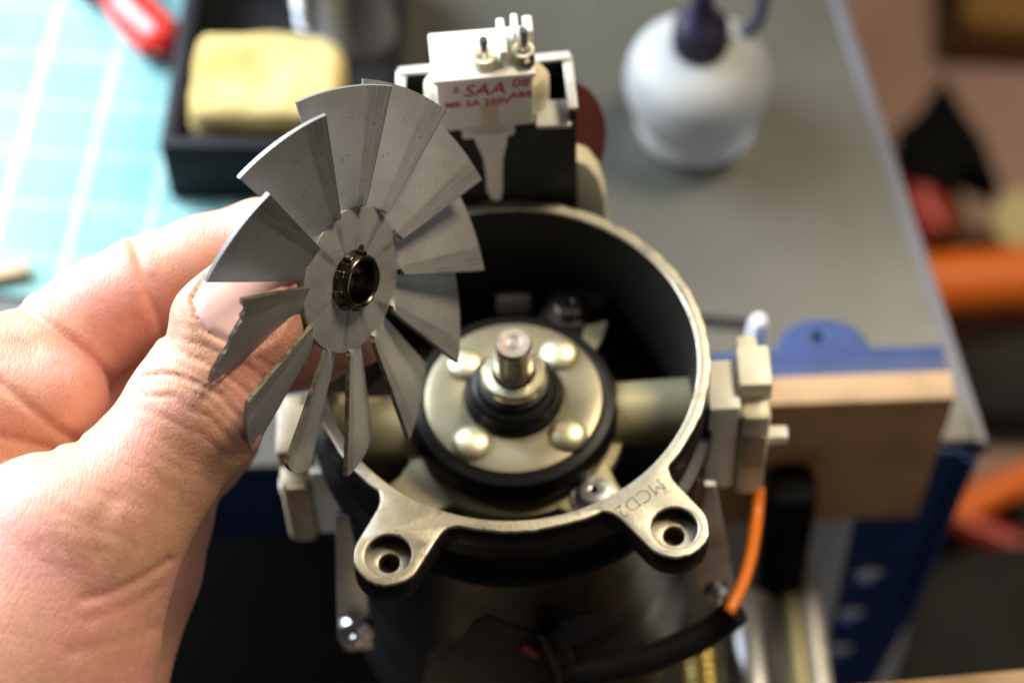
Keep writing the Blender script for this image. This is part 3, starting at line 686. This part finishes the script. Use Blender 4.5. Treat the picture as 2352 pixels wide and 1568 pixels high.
# switch carrier at the back
yb_ = 44.6
br = onY(1302, 290, yb_)
bm = bmesh.new()
Lx = onY(985, 300, yb_)[0]; Rx = onY(1322, 400, yb_)[0]; z0 = -6.8; zf = 26.0
nl, nr = onY(1088, 300, yb_)[0], onY(1168, 300, yb_)[0]
P = [(Lx - 6, z0), (Rx + .2, z0), (br[0] + 1.6, zf), (nr + 1, zf), (nr - 1.4, zf - 4), (nl + 2, zf - 4), (nl, zf), (Lx - 6, zf)]
bm = plate([P], 1.8, .4); build('switch_carrier', bm, 'bracket', mo, mtx=frame((1, 0, 0), (0, 0, 1), (0, yb_ + .9, 0)))
zk = 31.0
cl_, cr_ = onZ(921, 166, zk), onZ(1303, 130, zk); fr_, fl_ = onZ(1316, 243, zk), onZ(919, 245, zk)
def wall(a, b, z_lo, z_hi, nm, th=1.7):
    a = np.array(a[:2]); b = np.array(b[:2]); d = b - a; L_ = np.linalg.norm(d)
    P = [(0, z_lo), (L_, z_lo), (L_, z_hi), (0, z_hi)]
    fm = frame((d[0], d[1], 0), (0, 0, 1), (a[0], a[1], 0))
    bm = plate([P], th, .35); build(nm, bm, 'bracket', mo, mtx=fm)
    bm = plate([[(-.4, z_hi - .1), (L_ + .4, z_hi - .1), (L_ + .4, z_hi + .5), (-.4, z_hi + .5)]], th + .5, .15); build('bare_edge', bm, 'zincplate', mo, mtx=fm)
wall(cl_, cr_, -10, zk, 'carrier_wall'); wall(fr_, cr_, -8, zk - .7, 'carrier_wall'); wall(fl_, cl_, 2, zk - .7, 'carrier_wall')
# lower silver lip at the right front
a = onY(1232, 292, yb_ - .2); b = onY(1312, 286, yb_ - .2)
build('carrier_lip', boxm((a[0], yb_ - .6, a[2] - .4), (b[0], yb_ + 7, a[2] + .8), .3), 'zincplate', mo)
# switch block
ys = 43.6
s0 = onY(1000, 188, ys); s1 = onY(1226, 176, ys); s2 = onY(1232, 270, ys); s3 = onY(1012, 292, ys)
rz = Matrix.Rotation(math.atan2(s1[2] - s0[2], s1[0] - s0[0]) * 0 + R(3.5), 4, 'Z')
sw_w = (s1[0] - s0[0]); zt_ = (s0[2] + s1[2]) / 2; zb_ = (s2[2] + s3[2]) / 2
SM = T((s0[0], ys, 0)) @ rz
sw = build('switch_block', boxm((0, 0, zb_ - 3), (sw_w, 13.2, zt_), .5), 'plasticw', mo, mtx=SM)
bm = boxm((-.6, -.5, zt_ - 1.3), (sw_w + .5, 13.6, zt_ + .3), .4); build('switch_lid', bm, 'plasticw', mo, mtx=SM)
build('switch_barrel', lathe([(0, zb_ - 3), (13.2, zb_ - 3), (14, zb_ - 2), (14, zb_ + 5), (13, zb_ + 6.5), (0, zb_ + 6.5)], (0, 0, 0), 56), 'plastic', mo, mtx=SM @ T((sw_w / 2 + .8, 7.2, 0)) @ Matrix.Diagonal((1, .52, 1, 1)))
build('switch_foot', boxm((5, -.9, zb_ - 5.5), (17, 6, zb_ - 2.4), .8), 'plasticw', mo, mtx=SM)
def boss(x, y, r, h, pin):
    bm = lathe([(0, zt_), (r, zt_), (r, zt_ + h), (r - .8, zt_ + h), (r - .9, zt_ + h - 1), (0, zt_ + h - 1)], (x, y, 0), 28)
    b = build('terminal_boss', bm, 'plastic', sw, mtx=SM)
    bm = bmesh.new(); add_lathe(bm, [(0, zt_ + h - 1), (1.1, zt_ + h - 1), (1.1, zt_ + h + pin), (.8, zt_ + h + pin + .6), (0, zt_ + h + pin + .6)], (x, y, 0), 14)
    build('terminal_pin', bm, 'steel', b if False else sw, mtx=SM)
boss(11.0, 3.8, 2.9, 3.2, 4.2); boss(19.6, 4.8, 2.5, 2.6, 5.6)
build('terminal_rib', boxm((14.4, 2.0, zt_), (16.0, 12, zt_ + 5.2), .3), 'plasticw', sw, mtx=SM)
build('terminal_rib', boxm((17.6, 7, zt_), (19.0, 12.6, zt_ + 5.6), .3), 'plasticw', sw, mtx=SM)
build('terminal_rib', boxm((20.2, 8.4, zt_), (22.2, 13, zt_ + 4.2), .3), 'plasticw', sw, mtx=SM)
bm = lathe([(0, zt_ + 1), (1.6, zt_ + 1), (1.6, zt_ + 2.4), (0, zt_ + 2.4)], (20.4, 2.2, 0), 16); build('terminal_screw', bm, 'oily', sw, mtx=SM)
TM = SM @ frame((1, 0, 0), (0, 0, 1), (0, -.62, 0))
def ink(txt, x, z, size, off=.05, sh=0.):
    bm = textmesh(txt, size, .1, off, sh); build('red_lettering', bm, 'red', sw, smooth=False, mtx=SM @ T((0, -.06, 0)) @ frame((1, 0, 0), (0, 0, 1), (x, 0, z)))
hz = zt_ - zb_
ink('6', 4.4, zt_ - 3.6, 3.0, .02); ink('SAA', 10.4, zt_ - 4.4, 5.2, .04, .25); ink('08', 18.4, zt_ - 3.0, 4.0, .03, .2)
ink('MK', 3.6, zt_ - 8.6, 2.7, .06); ink('2A 250V', 11.2, zt_ - 8.5, 2.8, .06); ink('ABB', 18.6, zt_ - 7.0, 2.8, .03)
# white plunger in front of the carrier
pp_ = [(1096, 312), (1106, 335), (1119, 362), (1124, 400), (1127, 436), (1135, 452), (1143, 452), (1146, 436), (1146, 400), (1147, 362), (1154, 335), (1157, 310)]
P = [(p[0], p[2]) for p in (onY(u, v, 43) for u, v in pp_)]
build('white_plunger', plate([P], 2.4, .9, 3), 'plasticw', mo, mtx=frame((1, 0, 0), (0, 0, 1), (0, 43.4, 0)), angle=60)
# maroon disc and cream arm at the right of the carrier
dc = onD(1304, 309, 545); nd = MW.T @ np.array([.70, .06, -.71])
build('maroon_disc', lathe([(0, -1.6), (11.6, -1.6), (12.3, -.9), (12.3, .9), (11.6, 1.6), (0, 1.6)], tuple(dc), 64, axis_to(nd)), 'maroon', mo)
pp_ = [(1318, 372), (1345, 382), (1368, 412), (1382, 455), (1386, 530), (1326, 530)]
P = [(p[0], p[2]) for p in (onY(u, v, 47) for u, v in pp_)]
build('cream_arm', plate([P], 6, 1), 'plastic', mo, mtx=frame((1, 0, 0), (0, 0, 1), (0, 49.5, 0)))

# ------------------------------------------------------------------ fan
u0, v0, th, al, ps, tau, FR, wc, wk, fdep = 803.5, 641.5, 1.0076, .2537, R(-89.9), .4204, 40.9, .2066, .3141, 472.
n_c = np.array([math.sin(th) * math.cos(al), math.sin(th) * math.sin(al), -math.cos(th)])
r_c = np.array([math.cos(th) * math.cos(al), math.cos(th) * math.sin(al), math.sin(th)])
u_c = np.array([math.sin(al), -math.cos(al), 0])
fo = onD(u0, v0, fdep); FM = Matrix.Identity(4)
for k, vec in enumerate((r_c, u_c, n_c)):
    wv = MW.T @ vec
    for i in range(3): FM[i][k] = wv[i]
for i in range(3): FM[i][3] = fo[i] * S
fan = thing('cooling_fan', 'grey stamped sheet metal fan with twelve twisted blades and one broken tip', 'fan', matrix=FM)
def blade_bm(broken=False, tw=tau, seed=0):
    bm = bmesh.new(); uvl = bm.loops.layers.uv.new('UVMap')
    nb = 28 if broken else 12
    rows = [(13.4, 0., -.17, .21), (14.9, .3, -.17, .21), (15.5, .85, -.17, .22), (15.9, 1., -wc * .97, wk * .98)] 
    nrow = 10
    rows += [(15.9 + (FR - 15.9) * k / nrow, 1., -wc, wk) for k in range(1, nrow + 1)]
    th_ = .45
    top, bot, uvs = [], [], []
    rr = random.Random(seed)
    for ri, (rho, tf, b0, b1) in enumerate(rows):
        A, B, U = [], [], []
        for j in range(nb + 1):
            s = j / nb; be = b0 + (b1 - b0) * s; t_ = tw * tf
            ro = rho
            if broken and ri > 4:
                lim = float(np.interp(s, [0, .14, .20, .30, .38, .44, .52, .60, .66, .72, .78, .83, .88, .93, 1], [41.2, 41.0, 40.0, 39.3, 38.0, 37.5, 37.8, 37.0, 37.2, 36.3, 37.4, 36.6, 37.2, 39.2, 40.0]))
                ro = 15.9 + (rho - 15.9) * (min(lim, FR) - 15.9) / (FR - 15.9)
            y = ro * math.cos(be); t = ro * math.sin(be)
            crv = .012 * t * t * .0
            c = Vector((t * math.cos(t_), y, t * math.sin(t_)))
            nn = Vector((-math.sin(t_), 0, math.cos(t_)))
            jx = .10 * mnoise.noise(Vector((s * 2, ri * .3, seed))) if ri > 3 else 0
            A.append(bm.verts.new(c + nn * (th_ + jx))); B.append(bm.verts.new(c + nn * (-th_ + jx)))
            U.append((s if tf >= 1. else .5, (ro - 13) / 28))
        top.append(A); bot.append(B); uvs.append(U)
    def face(vs, us, mi):
        f = bm.faces.new(vs); f.material_index = mi
        for l, q in zip(f.loops, us): l[uvl].uv = q
    nr_ = len(rows)
    for i in range(nr_ - 1):
        for j in range(nb):
            us = [uvs[i][j], uvs[i][j+1], uvs[i+1][j+1], uvs[i+1][j]]
            face([top[i][j], top[i][j+1], top[i+1][j+1], top[i+1][j]], us, 0)
            face([bot[i][j], bot[i+1][j], bot[i+1][j+1], bot[i][j+1]], us, 0)
        for j in (0, nb):
            us = [(.5, uvs[i][j][1])] * 4
            face([top[i][j], top[i+1][j], bot[i+1][j], bot[i][j]], us, 1)
    for j in range(nb):
        for i in (0, nr_ - 1): face([top[i][j], top[i][j+1], bot[i][j+1], bot[i][j]], [(.5, .5)] * 4, 1 if broken else 0)
    return bm
bl0 = build('blade', blade_bm(), ['fan', 'fanedge'], fan, angle=25)
bl0.rotation_euler = (0, 0, -ps)
for k in range(1, 12):
    if k == 11:
        o = build('blade', blade_bm(True, tau, 5), ['fan', 'fanedge'], fan, angle=25); o['label'] = 'blade with its outer corner broken off in a jagged line'
    else:
        o = bl0.copy(); COL.objects.link(o); o.parent = fan
    o.rotation_euler = (R((rng.random() - .5) * 1.2), R((rng.random() - .5) * 3.0), -ps - R(30 * k) + R((rng.random() - .5) * .8))
hubp = circ(15.15, 96)
bm = plate([hubp, circ(5.2, 40)], 1.3, .3)
hub = build('hub_plate', bm, 'fanhub', fan)
for k in (0, 7): 
    aa = R(95)
build('hub_slot', lathe([(0, .62), (1.0, .62), (1.0, .70), (0, .70)], (6.6 * math.cos(R(88)), 6.6 * math.sin(R(88)), 0), 16), 'dark_hole', hub)  # dark disc in place of an open hole, its shade as colour
prof = [(4.35, 3.0), (4.35, -15.0), (6.3, -15.0), (6.3, .8), (6.0, 1.2), (5.7, 1.8), (5.6, 3.2), (5.3, 3.7), (4.9, 3.8), (4.5, 3.5), (4.35, 3.0)]
bm = lathe(prof, (0, 0, 0), 48)
col = build('collar', bm, 'oily', fan, angle=50)
bm = bmesh.new()
for k in range(9):
    a = 2 * math.pi * k / 9 + .3
    add_box(bm, (-.6, -.9, -1.0), (.6, .9, 1.0), .35, mtx=T((5.85 * math.cos(a), 5.85 * math.sin(a), 1.7)) @ Matrix.Rotation(a, 4, 'Z') @ Matrix.Rotation(R(-16), 4, 'Y'))
build('crimp_ridge', bm, 'oily', col, angle=60)

# ------------------------------------------------------------------ hand (one continuous skin surface grown from a distance field)
def cam_pt(u, v, d): return np.array([(u - CU) / F * d, (v - CV) / F * d, d])
VX = .7
lo = np.array([-138., -36., 424.]); hi = np.array([-20., 92., 540.])
nx, ny, nz = [int((hi[i] - lo[i]) / VX) + 1 for i in range(3)]
gx = (lo[0] + VX * np.arange(nx)).astype(np.float32)[:, None, None]
gy = (lo[1] + VX * np.arange(ny)).astype(np.float32)[None, :, None]
gz = (lo[2] + VX * np.arange(nz)).astype(np.float32)[None, None, :]
def cone(a, b):
    """tapered capsule between (u, v, depth, radius) ends"""
    A = cam_pt(*a[:3]); B = cam_pt(*b[:3]); ra, rb = a[3], b[3]; d = B - A; L2 = float(d @ d)
    px, py, pz = gx - np.float32(A[0]), gy - np.float32(A[1]), gz - np.float32(A[2])
    t = np.clip((px * np.float32(d[0]) + py * np.float32(d[1]) + pz * np.float32(d[2])) / np.float32(L2), 0, 1)
    q = np.sqrt((px - t * np.float32(d[0]))**2 + (py - t * np.float32(d[1]))**2 + (pz - t * np.float32(d[2]))**2)
    return q - (np.float32(ra) + t * np.float32(rb - ra))
def smin(a, b, k):
    h = np.clip(.5 + .5 * (b - a) / k, 0, 1); return b + (a - b) * h - k * h * (1 - h)
def chain(pts, k):
    d = None
    for a, b in zip(pts[:-1], pts[1:]):
        c = cone(a, b); d = c if d is None else smin(d, c, k)
    return d
# thumb: two side-by-side runs make the broad flat end
th_ = chain([(585, 640, 464, 8.2), (508, 745, 463.5, 9.6), (440, 930, 464, 12.4)], 4)
th_ = smin(th_, chain([(650, 640, 469, 8.2), (578, 765, 465, 9.4), (462, 945, 464, 12.6)], 4), 5)
th_ = smin(th_, chain([(450, 945, 464, 12.9), (340, 1085, 462, 13.2), (222, 1215, 459, 15.6)], 4), 4)
th_ = smin(th_, cone((235, 1225, 459, 14.5), (140, 1500, 456, 17.2)), 8)
th_ = smin(th_, cone((140, 1500, 456, 17.2), (60, 1800, 450, 22.)), 8)
th_ = smin(th_, cone((120, 1290, 459, 17.), (-60, 1560, 455, 26.)), 12)
th_ = smin(th_, cone((60, 1250, 460, 14.5), (-140, 1330, 462, 20.)), 10)
# index finger
ix = chain([(690, 528, 488, 7.2), (600, 556, 489, 8.6), (475, 604, 490, 9.6), (345, 658, 491, 11.2)], 4)
ix = smin(ix, chain([(322, 676, 491, 11.4), (240, 722, 491, 11.3), (155, 785, 489, 12.6)], 4), 2.2)
ix = smin(ix, chain([(118, 826, 486, 12.6), (-40, 900, 484, 15.), (-200, 1010, 482, 18)], 4), 2.6)
# pads of the palm below the index
pad = chain([(105, 925, 480, 13.2), (-80, 960, 478, 16.)], 5)
pad2 = chain([(75, 1055, 478, 9.5), (-120, 1120, 474, 15.)], 5)
ix = smin(ix, pad, 2.0); ix = smin(ix, pad2, 3.5)
# middle finger reaching on in the shade, ring and little finger folded below
mid = chain([(826, 772, 509, 6.6), (700, 806, 510, 7.6), (540, 850, 509, 8.6), (380, 850, 506, 10), (180, 880, 502, 12.)], 4)
ring = chain([(520, 1010, 511, 7.5), (450, 1050, 511, 9.5), (330, 1040, 508, 11.5), (130, 1060, 500, 14)], 4)
pinky = chain([(392, 1180, 509, 9.2), (340, 1190, 507, 11.5), (200, 1200, 500, 15.)], 4)
palm = chain([(345, 1120, 506, 14.), (285, 1300, 504, 15.2), (205, 1480, 500, 16.5), (140, 1800, 492, 20.)], 8)
palm = smin(palm, chain([(120, 1080, 492, 18.), (40, 1400, 484, 24.), (0, 1800, 478, 26.)], 8), 10)
d = smin(th_, ix, 2.0)
d = smin(d, palm, 5.0); d = smin(d, mid, 2.2); d = smin(d, ring, 2.5); d = smin(d, pinky, 3.)
# creases and folds, cut where the skin folds
gu = (CU + F * gx / gz).astype(np.float32); gv = (CV + F * gy / gz).astype(np.float32)
def seg_d(pts):
    best = None
    for (x0, y0), (x1, y1) in zip(pts[:-1], pts[1:]):
        dx, dy = x1 - x0, y1 - y0
        t = np.clip(((gu - x0) * dx + (gv - y0) * dy) / (dx*dx + dy*dy), 0, 1)
        q = np.sqrt((gu - x0 - t*dx)**2 + (gv - y0 - t*dy)**2); best = q if best is None else np.minimum(best, q)
    return best
def crease(pts, depth, width, zmax):
    global d
    q = seg_d(pts); g = (depth * np.exp(-(q / width)**2)).astype(np.float32)
    gate = np.clip((zmax - gz) / 4, 0, 1)
    d = d + g * gate
crease([(296, 520), (318, 590), (345, 690), (392, 790)], 1.1, 13, 492)
crease([(352, 640), (380, 720), (405, 770)], .5, 10, 492)
crease([(40, 700), (110, 745), (200, 815), (262, 880)], 1.0, 13, 490)
crease([(-20, 760), (60, 800), (150, 850)], .5, 10, 490)
crease([(0, 880), (60, 930), (130, 985), (175, 1010)], .8, 12, 480)
crease([(-10, 1000), (60, 1015), (120, 1035)], .7, 12, 480)
# thumb joint folds
rngj = np.random.default_rng(11)
FOLD = [((330, 868), (420, 862), (500, 905), (575, 985), .75, 6.5), ((322, 820), (400, 806), (520, 862), (610, 930), .62, 6.5),
        ((352, 780), (430, 778), (540, 830), (640, 900), .42, 6), ((318, 905), (400, 915), (480, 955), (562, 1040), .55, 7),
        ((380, 752), (450, 752), (560, 800), (650, 860), .25, 5), ((300, 940), (380, 955), (470, 1000), (545, 1060), .3, 6),
        ((326, 842), (410, 832), (510, 884), (592, 958), .35, 4.5), ((338, 798), (415, 792), (530, 846), (625, 915), .3, 4.5),
        ((322, 886), (410, 888), (492, 930), (570, 1015), .35, 4.5), ((308, 922), (390, 935), (475, 978), (552, 1050), .25, 4.5)]
for (a, b, c, e, dp, wd) in FOLD:
    jt = lambda p: (p[0] + rngj.uniform(-7, 7), p[1] + rngj.uniform(-6, 6))
    m1 = ((a[0] + b[0]) / 2, (a[1] + b[1]) / 2); m2 = ((b[0] + c[0]) / 2, (b[1] + c[1]) / 2); m3 = ((c[0] + e[0]) / 2, (c[1] + e[1]) / 2)
    crease([jt(a), jt(m1), jt(b), jt(m2), jt(c), jt(m3), jt(e)], dp, wd, 464)
rngh = np.random.default_rng(3)
for k in range(34):                                     # fine lines across the thumb
    s = rngh.uniform(0, 1); cx0 = 440 - 300 * s + rngh.uniform(-30, 30); cy0 = 985 + 330 * s + rngh.uniform(-30, 30)
    L = rngh.uniform(50, 130); a = math.radians(38 + rngh.uniform(-12, 12) - 25 * s)
    crease([(cx0 - L*math.cos(a), cy0 - L*math.sin(a)), (cx0 + rngh.uniform(-8, 8), cy0 + rngh.uniform(-8, 8)), (cx0 + L*math.cos(a), cy0 + L*math.sin(a))], rngh.uniform(.03, .09), rngh.uniform(4, 8), 460)
crease([(390, 1285), (330, 1325), (260, 1360), (190, 1375)], .6, 9, 462)
crease([(372, 1345), (300, 1390), (200, 1425)], .25, 9, 462)
crease([(360, 1440), (280, 1470), (160, 1500)], .25, 14, 462)
crease([(255, 1150), (230, 1200), (235, 1260)], .5, 26, 456)
# nail: a plate with a groove round it
NP = [(441, 690), (452, 730), (478, 762), (520, 786), (575, 800), (625, 775), (660, 720), (668, 660), (640, 610), (590, 585), (530, 592), (478, 625)]
qn = seg_d(NP + [NP[0]])
ins = np.zeros(qn.shape, bool)
for (x0, y0), (x1, y1) in zip(NP, NP[1:] + NP[:1]):
    cnd = ((y0 > gv) != (y1 > gv)) & (gu < (x1 - x0) * (gv - y0) / (y1 - y0 + 1e-6) + x0); ins ^= cnd
sd = np.where(ins, -qn, qn)
gate = np.clip((462 - gz) / 4, 0, 1)
d = d + gate * (.8 * np.exp(-((sd + 2) / 7.)**2) - .35 * np.clip(-sd / 12, 0, 1) - .42 * np.exp(-((sd - 14) / 9.)**2)).astype(np.float32)
# close the wrist inside the grid
mx_ = np.maximum(np.maximum(lo[0] + 2 - gx, gy - (hi[1] - 2)), np.maximum(lo[1] + 2 - gy, gz - (hi[2] - 2)))
d = np.maximum(d, mx_).astype(np.float32)
import openvdb
grid = openvdb.FloatGrid(); grid.copyFromArray(np.ascontiguousarray(d)); grid.gridClass = openvdb.GridClass.LEVEL_SET if hasattr(openvdb, 'GridClass') else None
vp, qd = grid.convertToQuads(0.)
vp = np.asarray(vp, float) * VX + lo
uvp = np.c_[CU + F * vp[:, 0] / vp[:, 2], CV + F * vp[:, 1] / vp[:, 2]]
# nail mask per vertex
insv = np.zeros(len(vp), bool); bd = np.full(len(vp), 1e9)
for (x0, y0), (x1, y1) in zip(NP, NP[1:] + NP[:1]):
    insv ^= ((y0 > uvp[:, 1]) != (y1 > uvp[:, 1])) & (uvp[:, 0] < (x1 - x0) * (uvp[:, 1] - y0) / (y1 - y0 + 1e-6) + x0)
    dx, dy = x1 - x0, y1 - y0; t = np.clip(((uvp[:, 0] - x0) * dx + (uvp[:, 1] - y0) * dy) / (dx*dx + dy*dy), 0, 1)
    bd = np.minimum(bd, np.hypot(uvp[:, 0] - x0 - t*dx, uvp[:, 1] - y0 - t*dy))
nail = np.where(insv & (vp[:, 2] < 462), np.clip((bd - 2) / 5, 0, 1), 0)
wp = (vp - CT) @ MW                                    # camera -> world
hl = onD(250, 1250, 480)
hand = thing('person', 'bare left hand pinching the grey fan between thumb and index finger', 'hand', tuple(hl))
me = bpy.data.meshes.new('hand'); me.from_pydata((wp * S).tolist(), [], np.asarray(qd)[:, ::-1].tolist())
at = me.attributes.new('nail', 'FLOAT', 'POINT'); at.data.foreach_set('value', nail.astype(np.float32))
me.validate()
bm = bmesh.new(); bm.from_mesh(me); bmesh.ops.recalc_face_normals(bm, faces=bm.faces)
# keep the largest connected shell only
bmesh.ops.smooth_vert(bm, verts=bm.verts, factor=.5, use_axis_x=True, use_axis_y=True, use_axis_z=True)
bm.to_mesh(me); bm.free()
def skin_material():
    m = bpy.data.materials.new('skin'); m.use_nodes = True; nt = m.node_tree; N = nt.nodes; L = nt.links; p = N['Principled BSDF']
    tc = N.new('ShaderNodeTexCoord'); co = tc.outputs['Object']
    def noise(scale, det=4, vec=None):
        n = N.new('ShaderNodeTexNoise'); n.inputs['Scale'].default_value = scale; n.inputs['Detail'].default_value = det; L.new(vec or co, n.inputs['Vector']); return n.outputs['Fac']
    def ramp(f, a, b, c0, c1):
        r = N.new('ShaderNodeValToRGB'); r.color_ramp.elements[0].position = a; r.color_ramp.elements[1].position = b
        r.color_ramp.elements[0].color = (*c0, 1); r.color_ramp.elements[1].color = (*c1, 1); L.new(f, r.inputs[0]); return r.outputs[0]
    def mix(f, a, b):
        x = N.new('ShaderNodeMixRGB'); L.new(f, x.inputs[0]) if not isinstance(f, float) else setattr(x.inputs[0], 'default_value', f)
        for s_, i in ((a, 1), (b, 2)):
            if isinstance(s_, tuple): x.inputs[i].default_value = (*s_, 1)
            else: L.new(s_, x.inputs[i])
        return x.outputs[0]
    big = ramp(noise(55), .38, .62, (.575, .295, .185), (.655, .30, .235))
    fine = ramp(noise(420, 6), .3, .7, (.86, .84, .82), (1., 1., 1.))
    mm = N.new('ShaderNodeMixRGB'); mm.blend_type = 'MULTIPLY'; mm.inputs[0].default_value = .8; L.new(big, mm.inputs[1]); L.new(fine, mm.inputs[2])
    an = N.new('ShaderNodeAttribute'); an.attribute_name = 'nail'
    colr = mix(an.outputs['Fac'], mm.outputs[0], (.72, .43, .36))
    L.new(colr, p.inputs['Base Color'])
    rr = N.new('ShaderNodeMapRange'); rr.inputs[3].default_value = .50; rr.inputs[4].default_value = .26; L.new(an.outputs['Fac'], rr.inputs[0]); L.new(rr.outputs[0], p.inputs['Roughness'])
    p.inputs['Subsurface Weight'].default_value = .35; p.inputs['Subsurface Radius'].default_value = (.0045, .0016, .0008); p.inputs['Subsurface Scale'].default_value = 1.
    p.inputs['Specular IOR Level'].default_value = .42
    # skin relief: crossing fine lines stretched across the digit, plus pores
    mp = N.new('ShaderNodeMapping'); mp.inputs['Rotation'].default_value = (0, R(20), R(-42)); mp.inputs['Scale'].default_value = (1., .32, 1.); L.new(co, mp.inputs[0])
    n1 = noise(900, 6, mp.outputs[0])
    v = N.new('ShaderNodeTexVoronoi'); v.feature = 'DISTANCE_TO_EDGE'; v.inputs['Scale'].default_value = 1300; L.new(mp.outputs[0], v.inputs['Vector'])
    vm = N.new('ShaderNodeMath'); vm.operation = 'MINIMUM'; vm.inputs[1].default_value = .18; L.new(v.outputs['Distance'], vm.inputs[0])
    ad = N.new('ShaderNodeMath'); ad.operation = 'MULTIPLY_ADD'; ad.inputs[1].default_value = 2.2; L.new(vm.outputs[0], ad.inputs[0]); L.new(n1, ad.inputs[2])
    iv = N.new('ShaderNodeMath'); iv.operation = 'MULTIPLY_ADD'; iv.inputs[1].default_value = -.33; iv.inputs[2].default_value = .36; L.new(an.outputs['Fac'], iv.inputs[0])
    b = N.new('ShaderNodeBump'); b.inputs['Distance'].default_value = .00035; L.new(iv.outputs[0], b.inputs['Strength']); L.new(ad.outputs[0], b.inputs['Height'])
    L.new(b.outputs[0], p.inputs['Normal'])
    return m
MT['skin'] = skin_material()
skin = link('hand', me, 'skin', hand, smooth=False)
me.polygons.foreach_set('use_smooth', [True] * len(me.polygons))

# a few fine pale hairs on the thumb
MT['hair'] = mat('pale_hair', (.55, .36, .2), .4)
from mathutils.bvhtree import BVHTree
bvh = BVHTree.FromPolygons([Vector(v) for v in (wp * S)], [tuple(q) for q in np.asarray(qd)])
bm = bmesh.new(); rh = random.Random(5)
for k in range(60):
    t = rh.random(); u = 420 - 260 * t + rh.uniform(-90, 90); v = 1010 + 300 * t + rh.uniform(-70, 70)
    o_ = Vector(CAM * S); dv = Vector(ray(u, v)).normalized()
    hit, nrm, idx, dist = bvh.ray_cast(o_, dv)
    if hit is None: continue
    if nrm.dot(dv) > 0: nrm = -nrm
    h = hit / S; side = Vector(ray(u + 30, v - 12) - ray(u, v)).normalized()
    L = rh.uniform(2, 4.2)
    add_tube(bm, [tuple(h - nrm * .1), tuple(h + nrm * L * .25 + side * L * .5), tuple(h + nrm * L * .3 + side * L + Vector((0, 0, rh.uniform(-.5, .5))))], lambda t: .045 * (1 - .7 * t), 4)
hr = build('hair', bm, 'hair', hand); hr['kind'] = 'stuff'
